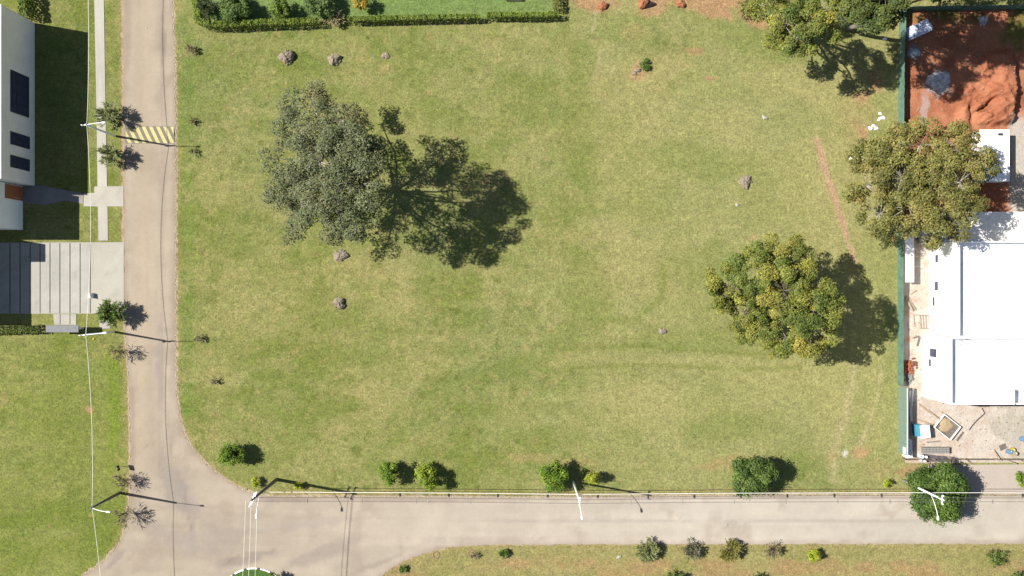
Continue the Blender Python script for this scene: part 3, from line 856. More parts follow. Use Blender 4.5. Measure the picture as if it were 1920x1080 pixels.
def bush(name, label, pos, r, h, cols, kind='round', group=None, seed=1, dens=1.0, cat='shrub', zc=None, squash=1.0):
    """pos: apparent px of the crown centre; r crown radius in m; h total height in m"""
    random.seed(seed); rs = np.random.default_rng(seed)
    z = zc if zc is not None else h * .6
    c = W(pos[0], pos[1], z)
    b = Vector((c.x, c.y, 0))
    t = thing(name, b, label, cat, group)
    mb = MB()
    if kind in ('round', 'cone'):
        limb(mb, b - Vector((0, 0, .1)), c, .05 + .02 * h, .03, .04, 4, 6)
        nc = int(15 + 8.5 * r * r)
        az = [random.uniform(0, 6.28) for _ in range(3)]
        PP = []; NN = []; CC = []
        for k in range(nc):
            d = Vector((random.gauss(0, 1), random.gauss(0, 1), random.gauss(.2, .9))); d.normalize()
            a_ = math.atan2(d.y, d.x); q = random.uniform(.15, 1) ** .5 * (1 + .13 * math.sin(3 * a_ + az[0]) + .10 * math.sin(5 * a_ + az[1]))
            zz = d.z * (h - z) * .8 * q
            shrink = 1.0
            if kind == 'cone': shrink = max(.25, 1 - max(0, zz) / (h - z) * .75)
            cc = c + Vector((d.x * r * .86 * q * shrink, d.y * r * .86 * q * shrink * squash, zz))
            limb(mb, c - Vector((0, 0, h * .2)), cc, .025, .01, .1, 3, 3)
            rr = (.20 + r * .13) * random.uniform(.7, 1.25)
            n = int(46 * dens * (rr / .3) ** 2)
            P, D = clump_points(cc, rr, n, soft=True)
            PP.append(P); NN.append(D * .5 + np.array([0, 0, .7])[None])
            f = random.random()
            col = np.array(alb(*cols[0])) * (1 - f) + np.array(alb(*cols[-1])) * f
            CC.append(col[None] * rs.uniform(.65, 1.45, (n, 1)) * random.uniform(.8, 1.2))
        Vv, Fq, Cc = leaf_arrays(np.concatenate(PP), np.concatenate(NN), .20 + .035 * r, .5, np.clip(np.concatenate(CC), 0, .8))
        mb.build('stem', M['bark'], t)
        np_mesh('foliage', Vv, Fq, M['leaf'], Cc, parent=t)
    else:
        # arching stems with long narrow leaves; 'twiggy' has few leaves
        ns = int((34 if kind == 'spiky' else 34) * (0.7 + .4 * r))
        fork = b + Vector((0, 0, h * .22))
        limb(mb, b - Vector((0, 0, .1)), fork, .05, .04, .03, 3, 6)
        vs = []; cs = []
        for k in range(ns):
            an = random.uniform(0, 6.283); q = random.uniform(.1, 1.12) ** .55
            tip = Vector((b.x + math.cos(an) * r * q * .95, b.y + math.sin(an) * r * q * .95 * squash, h * (1 - .42 * q * q) * random.uniform(.75, 1.05)))
            mid = fork.lerp(tip, .5) + Vector((0, 0, h * .12))
            pts = [fork, fork.lerp(mid, .6), mid, mid.lerp(tip, .5) + Vector((0, 0, .02)), tip]
            mb.tube(pts, [.028, .022, .016, .011, .006], 3, cap=False)
            nl = int((26 if kind == 'spiky' else 5) * dens)
            for j in range(nl):
                u = random.uniform(.35, 1)
                i = min(3, int(u * 4)); p = pts[i].lerp(pts[i + 1], u * 4 - i)
                d = (tip - fork).normalized() * .7 + Vector((random.gauss(0, .55), random.gauss(0, .55), random.gauss(.1, .4)))
                d.normalize()
                L = random.uniform(.26, .58) * (.8 + .25 * r); wd = random.uniform(.03, .065)
                s = d.cross(Vector((0, 0, 1)));
                if s.length < .1: s = Vector((1, 0, 0))
                s.normalize()
                e = p + d * L
                vs += [p, p + d * L * .45 + s * wd, e, p + d * L * .45 - s * wd]
                f = random.random()
                col = (np.array(alb(*cols[0])) * (1 - f) + np.array(alb(*cols[-1])) * f) * random.uniform(.85, 1.7)
                cs += [col] * 4
        mb.build('stem', M['twig'], t)
        if vs:
            Vv = np.array([tuple(v) for v in vs]); Fq = np.arange(len(vs)).reshape(-1, 4)
            np_mesh('foliage', Vv, Fq, M['leaf'], np.clip(np.array(cs), 0, .8), parent=t)
    return t

def hedge(name, label, pts, wid, h, cols, group=None, seed=1, dens=260, base_h=.0, cat='hedge', leaf=.2):
    """clipped hedge along ground pixels; wid in m"""
    random.seed(seed); rs = np.random.default_rng(seed)
    b = W(*pts[0])
    t = thing(name, b, label, cat, group)
    mb = MB(); PP = []; NN = []
    for (a, c) in zip(pts[:-1], pts[1:]):
        A = W(*a); Cc_ = W(*c); L = (Cc_ - A).length
        d = (Cc_ - A).normalized(); s = Vector((-d.y, d.x, 0))
        m = int(L / .8) + 1
        mb.tube([A + Vector((0, 0, h * .3)), Cc_ + Vector((0, 0, h * .3))], .05, 4)
        for i in range(m):
            q = A + d * (i * .8)
            mb.tube([q, q + Vector((random.uniform(-.1, .1), random.uniform(-.1, .1), h * .8))], [.03, .012], 4)
        # leaves spread over the sides and the top
        n = int(dens * L)
        u = rs.uniform(0, L, n); face = rs.random(n)
        v = rs.uniform(-.5, .5, n); w = rs.uniform(0, 1, n)
        side = face < .5
        bumpy = .12 * np.sin(u * 3.1 + seed) + .10 * np.sin(u * 7.3) + .06 * rs.normal(0, 1, n)
        sv = np.where(side, np.sign(v) * (.5 + bumpy * .5) * wid, v * wid)
        z = np.where(side, w * h, h * (1 + bumpy * .45))
        P = np.array(A)[None] + np.array(d)[None] * u[:, None] + np.array(s)[None] * sv[:, None]
        P[:, 2] = z
        Nn = np.where(side[:, None], np.array(s)[None] * np.sign(v)[:, None] + np.array([[0, 0, .35]]), np.array([[0, 0, 1.0]]))
        PP.append(P); NN.append(Nn)
    P = np.concatenate(PP); N = np.concatenate(NN); n = len(P)
    f = fbm(P[:, 0] * 1.0, P[:, 1] * 1.0, .9, seed, 2)[:, None]
    col = np.array(alb(*cols[0]))[None] * (1 - f) + np.array(alb(*cols[-1]))[None] * f
    Vv, Fq, Cc = leaf_arrays(P, N, leaf, .7, np.clip(col * rs.uniform(.6, 1.3, (n, 1)), 0, .8), .55)
    mb.build('stem', M['twig'], t)
    np_mesh('foliage', Vv, Fq, M['leaf'], Cc, parent=t)
    return t

# ------------------------------------------------------------------ big trees
OLIVE = [(84, 110, 42), (124, 142, 56), (160, 168, 70), (200, 190, 82)]
big_tree('tree', 'broad olive green tree alone in the middle of the east lawn', (1436, 570),
         [(1368, 540, 10, 3.3), (1352, 560, 8, 2.0), (1396, 585, 9, 2.9), (1425, 505, 13, 3.5), (1478, 500, 13, 3.2), (1470, 545, 15, 3.6), (1515, 575, 14.5, 3.6),
          (1520, 622, 12, 3.1), (1472, 632, 11, 3.0), (1432, 615, 9, 2.4), (1535, 560, 14, 2.6), (1450, 470, 12, 1.8), (1500, 480, 12, 2.0), (1400, 625, 7.5, 1.5)], OLIVE, seed=11, dens=190, cr=1.05)
big_tree('tree', 'very tall thin grey green tree in the west lawn throwing the longest shadow', (655, 345),
         [(585, 188, 9, 2.4), (560, 235, 11, 3.0), (610, 245, 13, 3.6), (548, 300, 13, 3.6), (600, 305, 17, 4.2), (655, 290, 18, 4.0), (570, 355, 14, 3.6), (630, 365, 18, 4.2),
          (675, 345, 19, 4.0), (610, 415, 15, 3.2), (665, 405, 17, 3.4), (535, 370, 11, 2.6), (680, 300, 18.5, 3.4), (640, 225, 14, 2.6), (560, 430, 11, 2.0), (545, 200, 8, 1.6)],
         [(96, 108, 66), (122, 132, 86), (142, 150, 100), (150, 146, 92)], seed=12, dens=140, cr=1.25, leaf=.26, bark='bark_pale')
big_tree('tree', 'wide olive tree growing over the green fence beside the white slab', (1660, 375),
         [(1632, 300, 9, 3.0), (1672, 285, 11, 3.3), (1725, 272, 12, 3.4), (1775, 272, 12, 3.2), (1820, 290, 11, 2.8), (1625, 350, 9, 3.2), (1690, 335, 13, 3.8), (1748, 335, 13.5, 3.8),
          (1800, 340, 16, 3.0), (1650, 400, 9, 3.1), (1705, 392, 12, 3.6), (1760, 395, 15, 3.1), (1812, 385, 15, 2.2), (1670, 432, 7, 2.2), (1735, 432, 9, 2.4), (1795, 425, 13, 2.2), (1840, 320, 10, 1.8)],
         [(110, 116, 60), (140, 142, 70), (166, 162, 82), (182, 166, 92)], seed=13, dens=130, cr=1.15, leaf=.28, bark='bark_pale')
big_tree('tree', 'yellowish tree at the top edge left of the corner of the green fence', (1455, 60),
         [(1440, 12, 10, 2.5), (1478, -5, 13, 2.9), (1470, 45, 12, 2.5), (1515, 30, 16, 3.0), (1548, 20, 17, 2.5), (1497, 72, 14, 2.3), (1545, 62, 15, 1.7), (1505, 95, 13, 1.6), (1450, 75, 10, 1.2)],
         OLIVE, seed=14, dens=140, cr=1.05, leaf=.27, bark='bark_pale')
big_tree('tree', 'dark green tree at the top edge touching the corner of the green fence', (1590, 55),
         [(1590, 2, 16, 2.4), (1625, 10, 21, 2.6), (1655, -5, 22, 2.8), (1636, 40, 22, 1.6), (1668, 25, 20, 1.5), (1610, -30, 20, 3.0), (1600, 34, 20, 1.2)],
         [(70, 92, 44), (96, 116, 52), (126, 138, 60)], seed=15, dens=150, cr=1.05, leaf=.27)
big_tree('tree', 'tallest tree just beyond the top edge shading the red earth', (1612, 62),
         [(1710, -62, 19, 3.6), (1740, -45, 20, 3.2), (1775, -55, 21, 3.4), (1690, -70, 18, 3.4), (1740, -85, 22, 3.6), (1650, -60, 16, 3.2), (1800, -50, 21, 2.6), (1712, -42, 24, 2.4), (1750, -42, 24, 2.3), (1662, -44, 23, 2.4)],
         [(84, 100, 44), (110, 124, 54), (140, 146, 62)], seed=16, dens=120, cr=1.2, leaf=.3, trunk_r=.3, fork=.5)
big_tree('tree', 'broad crowned tree behind the north fence of the red earth lot', (1760, -40),
         [(1790, -75, 9, 3.0), (1840, -72, 10, 3.2), (1740, -55, 8, 2.6), (1880, -60, 9, 2.6)],
         [(84, 104, 48), (116, 130, 60), (142, 150, 66)], seed=17, dens=130, cr=1.1)

# ------------------------------------------------------------------ trees and shrubs of the verges
GR = [(104, 142, 38), (156, 186, 54)]; LIME = [(168, 194, 34), (214, 220, 70)]; DK = [(84, 114, 44), (136, 162, 74)]; SAGE = [(128, 140, 80), (180, 184, 126)]; BRN = [(132, 118, 88), (170, 158, 116)]
vg = 'shrubs along the south verge'
bush('shrub', 'bright green leafy shrub on the rounded lawn corner by the junction', (432, 853), 2.0, 3.8, GR, seed=21, squash=.75, group=vg)
bush('shrub', 'tiny lime shrub by the kerb left of the dark leaning pole', (480, 905), .65, 1.5, LIME, seed=22, group=vg)
bush('shrub', 'tiny lime shrub standing in the shadow of the dark pole', (560, 911), .55, 1.2, LIME, seed=23, group=vg)
bush('shrub', 'round green shrub left of the taller bright shrub on the south verge', (728, 887), 1.6, 3.8, GR, seed=24, group=vg)
bush('shrub', 'tall bright green shrub with a pointed shadow on the south verge', (799, 895), 1.85, 6.2, [(136, 172, 34), (184, 204, 60)], 'cone', seed=25, group=vg, zc=2.2)
bush('shrub', 'round green shrub beside the foot of the pale lamp pole', (1040, 893), 2.15, 4.8, GR, seed=26, group=vg)
bush('shrub', 'small lime shrub on the shadow side of the pale lamp pole', (1111, 894), 1.05, 4.2, LIME, 'cone', seed=27, group=vg, zc=1.8)
bush('small_tree', 'large dark green bushy tree leaning over the kerb of the south verge', (1410, 891), 3.0, 6.2, DK, seed=28, group=vg, cat='tree', dens=1.3)
bush('shrub', 'tiny lime shrub by the kerb left of the street lamp near the building plot', (1665, 907), .68, 1.5, LIME, seed=29, group=vg)
bush('small_tree', 'largest dark round tree under the overhead cables by the pavement', (1760, 924), 4.2, 7.0, [(72, 108, 38), (130, 158, 66)], seed=30, group=vg, cat='tree', dens=1.4)
bush('shrub', 'small green shrub at the right picture edge beside the pavement', (1919, 898), 1.0, 2.4, GR, seed=31, group=vg)

wg = 'young trees along the west verge'
bush('young_tree', 'olive young tree just above the yellow striped road hump', (203, 215), 1.95, 3.3, SAGE, 'spiky', seed=41, group=wg, cat='tree')
bush('young_tree', 'olive young tree just below the yellow striped road hump', (206, 289), 1.8, 3.3, SAGE, 'spiky', seed=42, group=wg, cat='tree')
bush('young_tree', 'dense dark young tree at the lower corner of the concrete driveway', (207, 587), 2.1, 3.7, DK, 'spiky', seed=43, group=wg, cat='tree', dens=1.6)
bush('young_tree', 'thin brown twiggy tree below the driveway at the road edge', (225, 660), 1.5, 2.8, BRN, 'twiggy', seed=44, group=wg, cat='tree')
bush('young_tree', 'thin twiggy tree just above the leaning lamp pole at the bend', (230, 903), 1.5, 3.0, BRN, 'twiggy', seed=45, group=wg, cat='tree')
bush('young_tree', 'thin twiggy tree just below the leaning lamp pole at the bend', (232, 968), 1.8, 3.4, BRN, 'twiggy', seed=46, group=wg, cat='tree')

eg = 'saplings on the strip east of the road'
bush('sapling', 'bare sapling at the top of the strip east of the road', (359, 93), .7, 1.1, BRN, 'twiggy', seed=47, group=eg, cat='sapling')
bush('sapling', 'thin sapling level with the upper side of the road hump', (361, 226), .6, .8, BRN, 'twiggy', seed=48, group=eg, cat='sapling', dens=.5)
bush('sapling', 'thin leaning sapling just below the level of the road hump', (362, 284), .65, .9, SAGE, 'twiggy', seed=49, group=eg, cat='sapling', dens=.45)
bush('sapling', 'bare sapling on the east strip level with the concrete canopy', (373, 634), .6, 1.1, BRN, 'twiggy', seed=50, group=eg, cat='sapling', dens=.6)
bush('sapling', 'low leafless sapling inside the lawn east of the road', (402, 714), .6, .9, BRN, 'twiggy', seed=51, group=eg, cat='sapling', dens=.5)

sg = 'shrubs on the lawn south of the road'
bush('shrub', 'dense spiky shrub, first of the row on the lawn south of the road', (1214, 1032), 1.65, 2.3, SAGE, 'spiky', seed=61, group=sg, dens=1.2)
bush('shrub', 'thin grey spiky shrub, second of the row south of the road', (1297, 1032), 1.45, 2.0, [(112, 112, 84), (150, 148, 112)], 'spiky', seed=62, group=sg, dens=.6)
bush('shrub', 'yellow tinged spiky shrub, third of the row south of the road', (1370, 1034), 1.6, 2.1, [(132, 130, 50), (164, 160, 84)], 'spiky', seed=63, group=sg, dens=1.1)
bush('shrub', 'brown almost leafless shrub, fourth of the row south of the road', (1449, 1031), 1.35, 2.0, BRN, 'twiggy', seed=64, group=sg)
bush('shrub', 'compact lime green shrub, fifth of the row south of the road', (1526, 1042), 1.05, 2.1, LIME, seed=65, group=sg)
bush('shrub', 'loose green shrub near the lower right corner of the lawn', (1866, 1046), 1.45, 2.2, [(100, 128, 50), (150, 166, 80)], seed=66, group=sg, dens=.5)
bush('shrub', 'dark shrub cut by the bottom edge below the first spiky shrub', (1262, 1092), 1.6, 2.6, DK, 'spiky', seed=67, group=sg)
bush('shrub', 'small dark shrub cut by the bottom edge below the brown shrub', (1420, 1090), 1.1, 2.2, DK, 'spiky', seed=68, group=sg, dens=.6)
bush('shrub', 'dark shrub in the bottom right corner of the lawn', (1912, 1092), 1.7, 2.4, DK, 'spiky', seed=69, group=sg)
bush('sapling', 'tiny dark sapling with clay ring nearest the curved lawn corner', (755, 1067), .45, .7, DK, 'spiky', seed=70, group=sg, dens=.4, cat='sapling')
bush('sapling', 'small leafy dark sapling, third tree well along the southern lawn', (944, 1038), .6, .9, DK, 'spiky', seed=71, group=sg, dens=.6, cat='sapling')
bush('sapling', 'withered sapling in the second clay ring of the southern lawn', (890, 1041), .55, .8, BRN, 'twiggy', seed=72, group=sg, dens=.4, cat='sapling')
bush('shrub', 'dark spiky plant on the round junction island', (512, 1090), 1.3, 2.6, DK, 'spiky', seed=73)

def ring(px, py, r, label):
    mb = MB(); n = 22; c = W(px, py); vs = []; fs = []
    rnd = random.Random(int(px))
    for k in range(n):
        t = 2 * math.pi * k / n
        q = r * rnd.uniform(.9, 1.1)
        for (f, z) in ((.66, .01), (.83, .09), (1.05, .0)):
            vs.append((c.x + math.cos(t) * q * f, c.y + math.sin(t) * q * f, z + .005))
    for k in range(n):
        k2 = (k + 1) % n
        for j in (0, 1): fs.append((3 * k + j, 3 * k + j + 1, 3 * k2 + j + 1, 3 * k2 + j))
    mb.add(vs, fs)
    tag(mb.build('tree_well', M['clay'], loc=c), label, 'tree well', 'clay rings round the saplings')
ring(818, 1040, .55, 'empty round clay ring on the southern lawn')
ring(884, 1037, .55, 'clay ring with a withered sapling beside it on the southern lawn')
ring(946, 1039, .62, 'clay ring around the small leafy sapling on the southern lawn')
ring(755, 1068, .62, 'clay ring nearest the curved lawn corner at the bottom edge')

# garden beyond the top hedge
HG = [(104, 134, 34), (176, 196, 66)]
hg = 'hedges round the garden at the top'
hedge('hedge', 'clipped bright hedge section at the upper left below the garden shrubs', [(372, 40), (395, 52), (440, 52), (500, 48), (560, 47), (600, 44)], .8, 1.9, HG, hg, 1)
hedge('hedge', 'long clipped bright hedge section along the top garden lawn', [(655, 42), (740, 40), (830, 38), (900, 37)], .65, 1.8, HG, hg, 2)
hedge('hedge', 'shorter clipped hedge section ending at the garden corner', [(912, 34), (960, 34), (1012, 34), (1046, 32)], .65, 1.8, HG, hg, 3)
hedge('hedge', 'narrow upright hedge running up from the garden corner on the left', [(371, -60), (369, 0), (376, 38)], .8, 1.2, [(130, 165, 40), (184, 206, 70)], hg, 4)
hedge('hedge', 'dark hedge running up beside the red earth at the garden corner', [(1038, -60), (1042, 0), (1044, 24)], .9, 1.5, [(150, 180, 50), (120, 100, 60)], hg, 5)
gg = 'garden shrubs beyond the top hedge'
bush('shrub', 'low dark feathery shrub inside the garden corner on the left', (390, 14), 1.6, 2.2, [(60, 78, 50), (110, 126, 70)], 'spiky', seed=81, group=gg)
bush('shrub', 'wide dark green shrub, second from the left in the top garden', (440, 14), 2.4, 3.4, DK, seed=82, group=gg)
bush('shrub', 'round mid green shrub, third from the left in the top garden', (526, 14), 1.7, 3.3, [(96, 122, 34), (136, 160, 52)], seed=83, group=gg)
bush('shrub', 'low green shrub left of the small yellow shrub in the top garden', (598, 6), 2.1, 3.4, [(92, 124, 60), (136, 160, 84)], seed=84, group=gg)
bush('shrub', 'small golden yellow shrub in the top garden', (678, 4), 1.2, 3.0, [(206, 180, 60), (230, 206, 96)], seed=85, group=gg)
bush('shrub', 'straggly pale shrub in the gap between the top hedges', (628, 34), 1.3, 1.5, [(150, 150, 100), (196, 180, 130)], 'spiky', seed=86, group=gg, dens=.6)
bush('shrub', 'low olive scrub on the bare earth left of the yellowish tree', (1400, 14), 1.5, 1.8, [(130, 140, 56), (176, 172, 90)], seed=87, dens=.6)
hedge('cypress_hedge', 'tall feathery dark hedge beside the top corner of the grey house', [(52, -80), (56, 0), (60, 38)], 1.0, 2.4, [(96, 130, 44), (150, 176, 64)], None, 7, dens=420, leaf=.26)
hedge('hedge', 'dark clipped hedge on the left edge along the lower lawn', [(-60, 619), (0, 619), (84, 617)], 1.0, 1.3, [(62, 88, 26), (130, 150, 40)], None, 8)

# garden bench at the top edge
bt = thing('garden_bench', W(963, -2), 'slatted timber garden bench cut by the top picture edge', 'bench')
b0 = W(963, -2)
mb = MB()
for k in range(5): mb.box((b0.x, b0.y - .28 + k * .13, .45), (2.6, .10, .04))
mb.build('seat', M['timber_dark'], bt)
mb = MB()
for k in range(3): mb.box((b0.x, b0.y + .36, .6 + k * .14), (2.6, .04, .10))
mb.build('backrest', M['timber_dark'], bt)
for sx in (-1.1, 1.1):
    for sy in (-.25, .3):
        MB().boxr(b0.x + sx - .04, b0.x + sx + .04, b0.y + sy - .04, b0.y + sy + .04, 0, .43).build('leg', M['timber_dark'], bt)

# ------------------------------------------------------------------ termite mounds, stones, litter
def mound(px, py, r, h, mat, label, seed, name='earth_mound', cat='mound', group='earth mounds in the lawns'):
    c = W(px, py); mb = MB()
    r *= 1.15
    mb.lump((c.x, c.y, 0), (r, r * .88, h), seed, amp=.28)
    rnd = random.Random(seed)
    for k in range(5):
        a = rnd.uniform(0, 6.28)
        mb.lump((c.x + math.cos(a) * r * .8, c.y + math.sin(a) * r * .8, 0), (r * .3, r * .26, h * .35), seed + k + 50, 8, 4)
    tag(mb.build(name, mat, loc=c), label, cat, group)
mound(538, 108, .95, 1.0, M['mound'], 'largest grey earth mound near the top left of the west lawn', 1)
mound(627, 112, .85, .7, M['mound'], 'grey earth mound, second from the left in the top row of the west lawn', 2)
mound(723, 105, .5, .3, M['mound'], 'small flat grey mound, third from the left in the top row of the west lawn', 3)
mound(638, 480, .85, .6, M['mound'], 'grey earth mound just below the shadow of the very tall tree', 4)
mound(637, 568, .8, .75, M['mound'], 'grey earth mound lowest on the west lawn', 5)
mound(1397, 341, .85, .55, M['mound'], 'cracked grey mound in the middle of the east lawn', 6)
mound(1242, 621, .48, .3, M['mound'], 'small pale mound low on the left side of the east lawn', 7)
mound(1130, 12, .62, .6, M['mound_red'], 'smooth orange earth mound at the top edge beside the green hedge corner', 8)
mound(1276, 8, .6, .55, M['mound_red'], 'pale orange mound, rightmost of the three at the top edge', 9)
# mound with a near-black lump for its hollow
hm = thing('earth_mound', W(1213, 8), 'orange earth mound with a black hollow at the top edge', 'mound', 'earth mounds in the lawns')
c = W(1206, 6); MB().lump((c.x, c.y, 0), (.8, .9, .75), 31, amp=.2).build('mound_body', M['mound_red'], hm)
c = W(1215, 9); MB().lump((c.x, c.y, 0), (1.0, .55, .35), 32, amp=.3).build('black_hollow', M['hole'], hm)

def stones(pts, label, seed, mat='stone', name='stone', cat='stone', group='pale stones and litter on the east lawn', s=.3):
    rnd = random.Random(seed); mb = MB(); c0 = W(*pts[0])
    for (px, py, r) in pts:
        c = W(px, py); mb.lump((c.x, c.y, 0), (r, r * rnd.uniform(.6, .95), r * .6), seed, 9, 4, .3); seed += 1
    tag(mb.build(name, M[mat], loc=c0), label, cat, group)
stones([(1434, 221, .42), (1431, 217, .2)], 'pale angular stone high on the east lawn', 41)
stones([(1382, 384, .32)], 'small pale stone just below the cracked grey mound', 42)
stones([(1196, 132, .5), (1190, 138, .35)], 'grey rubble lump beside a dark weed on the east lawn', 43, 'mound')
bush('weed', 'dark leafy weed growing beside the rubble lump on the east lawn', (1210, 121), .75, .8, DK, seed=91, cat='weed')
stones([(1650, 213, .28), (1655, 221, .36), (1648, 224, .26)], 'upper heap of crumpled white bags near the green fence', 44, 'bag', 'plastic_bag', 'litter')
stones([(1638, 236, .3), (1632, 241, .36), (1643, 241, .32)], 'lower heap of crumpled white bags near the green fence', 47, 'bag', 'plastic_bag', 'litter')
stones([(1597, 297, .42), (1602, 294, .25)], 'white bag at the left edge of the wide olive tree', 49, 'bag', 'plastic_bag', 'litter')
stones([(1659, 73, .3)], 'small white box lying in the tree shade by the fence corner', 51, 'bag', 'plastic_bag', 'litter')
stones([(1161, 1044, .3), (1157, 1046, .2)], 'pale stone on the lawn south of the road left of the shrub row', 52)
stones([(803, 940, .2)], 'pale chip of stone on the road near the tall bright shrub', 53, group='pale chips on the roads')
stones([(275, 53, .14)], 'pale chip of stone on the narrow road near the top edge', 54, group='pale chips on the roads')
stones([(1362, 984, .25), (1360, 986, .18)], 'pale chip of stone on the road below the dark bushy tree', 55, group='pale chips on the roads')
stones([(176, 635, .22)], 'yellowish stone on the lawn below the concrete canopy', 56, 'yellow', group='pale chips on the roads')

# loose turf tufts: nobody could count them
n = 90000
tx = rng.uniform(-75, 75, n); ty = rng.uniform(-43, 43, n)
px_ = tx * PX + CX; py_ = CY - ty * PX
ok = ~inside(px_, py_, road_outline[::3]) & ~((px_ > 1680) & (py_ < 925)) & ~((px_ < 66) & (py_ < 440)) & ~((px_ < 235) & (py_ > 448) & (py_ < 612)) & ~((px_ > 174) & (px_ < 205) & (py_ < 620)) & ~((px_ < 235) & (py_ > 345) & (py_ < 392))
ok &= seg_d(px_, py_, road_outline[::3]) > 5
ok &= fbm(tx, ty, 2.2, 150, 3) > rng.uniform(.30, .62, n)
tx = tx[ok]; ty = ty[ok]; n = len(tx)
cg = ground_col(tx, ty)
bl = 3
base = np.repeat(np.stack([tx, ty, np.zeros(n)], 1), bl, 0)
nb = n * bl
an = rng.uniform(0, 2 * np.pi, nb); ln = rng.uniform(.06, .17, nb); hh = rng.uniform(.03, .09, nb); wd = rng.uniform(.03, .06, nb)
base[:, :2] += rng.normal(0, .05, (nb, 2))
dx = np.cos(an); dy = np.sin(an)
A = base + np.stack([-dy * wd, dx * wd, np.full(nb, .002)], 1); Bb = base + np.stack([dy * wd, -dx * wd, np.full(nb, .002)], 1)
Tt = base + np.stack([dx * ln, dy * ln, hh], 1)
Vt = np.stack([A, Bb, Tt], 1).reshape(-1, 3)
ct = np.repeat(cg * rng.uniform(.75, 1.35, (n, 1)) * np.array([[.95, 1.05, .8]]), bl * 3, 0)
tag(np_mesh('grass', Vt, np.arange(nb * 3).reshape(-1, 3), M['leaf'], np.clip(ct, 0, .8)), 'short uneven turf covering the lawns and verges', 'grass', kind='stuff')

# ------------------------------------------------------------------ utility poles
def pole(label, base, h, mat='pole', lamp=None, arm_z=8.7, crossarms=(), insul=True, group='utility poles along the roads', name='utility_pole', r=.17, stay=None):
    b = W(*base)
    t = thing(name, b, label, 'utility pole', group)
    MB().tube([b, b + Vector((0, 0, h * .5)), b + Vector((0, 0, h))], [r, r * .82, r * .62], 10).build('pole', M[mat], t, smooth=True)
    for (z, L, ang) in crossarms:
        c = b + Vector((0, 0, z)); d = Vector((math.cos(ang), math.sin(ang), 0))
        MB().box(c, (L, .12, .12), ang).build('crossarm', M['pole'], t)
        for u in (-.45, 0, .45):
            q = c + d * (L * u) + Vector((0, 0, .06))
            MB().tube([q, q + Vector((0, 0, .12)), q + Vector((0, 0, .13)), q + Vector((0, 0, .3))], [.03, .03, .085, .07], 8).build('insulator', M['lamp'], t)
    if lamp is not None:
        lp = W(lamp[0], lamp[1]); lz = lamp[2]
        a = b + Vector((0, 0, arm_z)); e = Vector((lp.x, lp.y, lz))
        m1 = a.lerp(e, .5) + Vector((0, 0, .25))
        arm = MB().tube([a, a.lerp(m1, .5) + Vector((0, 0, .1)), m1, m1.lerp(e, .5) + Vector((0, 0, .08)), e], .042, 6).build('lamp_arm', M['lamp'], t)
        d = (e - a); d.z = 0; d.normalize(); an = math.atan2(d.y, d.x)
        hd = MB(); hd.tube([e - d * .1, e + d * .1, e + d * .35, e + d * .52, e + d * .6], [.05, .12, .15, .12, .04], 10)
        hd.build('lamp_head', M['lamp'], arm)
    return t
pole('pale pole with street lamp beside the yellow striped road hump', (216, 255), 9.0, 'pole', (250, 254, 10.0), crossarms=((8.7, 1.2, .1),))
pole('pole with street lamp rising beside the grey concrete canopy', (214, 622), 9.0, 'pole', (252, 618, 10.0), crossarms=((8.6, 1.6, .1),))
pole('dark leaning looking pole with white street lamp at the road bend', (225, 924), 9.0, 'pole_dark', (258, 927, 10.0), r=.22)
pole('dark thick pole at the junction corner where many wires meet', (519, 899), 12.6, 'pole_dark', (519, 930, 10.4), arm_z=8.6, r=.26, crossarms=((12.2, 2.0, 1.2), (11.2, 1.8, 1.2)))
pole('pale pole with street lamp between two green verge shrubs', (1075, 903), 12.4, 'pole', (1080, 932, 10.4), arm_z=8.7, crossarms=((12.0, 1.2, 1.5),))
pole('pale pole with street lamp beside the largest dark verge tree', (1692, 900), 12.4, 'pole', (1694, 933, 10.4), arm_z=8.7, crossarms=((11.9, 1.2, 1.5),))

def cable(name, label, a, b, sag, r, mat, group, spacer=None, n=24, cat='cable'):
    a = Vector(a); b = Vector(b)
    pts = [a.lerp(b, i / n) - Vector((0, 0, sag * 4 * (i / n) * (1 - i / n))) for i in range(n + 1)]
    t = thing(name, a, label, cat, group)
    MB().tube(pts, r, 5).build('wire', M[mat], t)
    if spacer:
        L = (b - a).length; m = int(L / spacer)
        d = (b - a).normalized(); s = Vector((-d.y, d.x, 0))
        for k in range(1, m + 1):
            u = k / (m + 1); p = a.lerp(b, u) - Vector((0, 0, sag * 4 * u * (1 - u)))
            MB().box(p - Vector((0, 0, .1)), (.06, .5, .26), math.atan2(d.y, d.x)).build('spacer', M['block'], t)
    return t
def top(base, z, dx=0, dy=0):
    b = W(*base); return Vector((b.x + dx, b.y + dy, z))
cg_ = 'overhead cables between the poles'
PA, PB, PC, PD, PE, PF = (216, 255), (214, 622), (225, 924), (519, 899), (1075, 903), (1692, 900)
cable('overhead_cable', 'pale twisted cable from the top edge to the pole by the road hump', top((212, -120), 8.6), top(PA, 8.6), .8, .03, 'wire_pale', cg_)
cable('overhead_cable', 'pale twisted cable between the road hump pole and the canopy pole', top(PA, 8.6), top(PB, 8.6), 1.2, .03, 'wire_pale', cg_)
cable('overhead_cable', 'pale twisted cable between the canopy pole and the pole at the road bend', top(PB, 8.6), top(PC, 8.6), .8, .03, 'wire_pale', cg_)
cable('overhead_cable', 'pale twisted cable running from the road bend pole off the bottom edge', top(PC, 8.6), top((250, 1240), 8.6), .8, .03, 'wire_pale', cg_)
cable('overhead_cable', 'bright cable along the south verge between the dark and the middle pole', top(PD, 8.0), top(PE, 8.0), .25, .04, 'wire_pale', cg_)
cable('overhead_cable', 'bright cable along the south verge between the middle and the right pole', top(PE, 8.0), top(PF, 8.0), .25, .04, 'wire_pale', cg_)
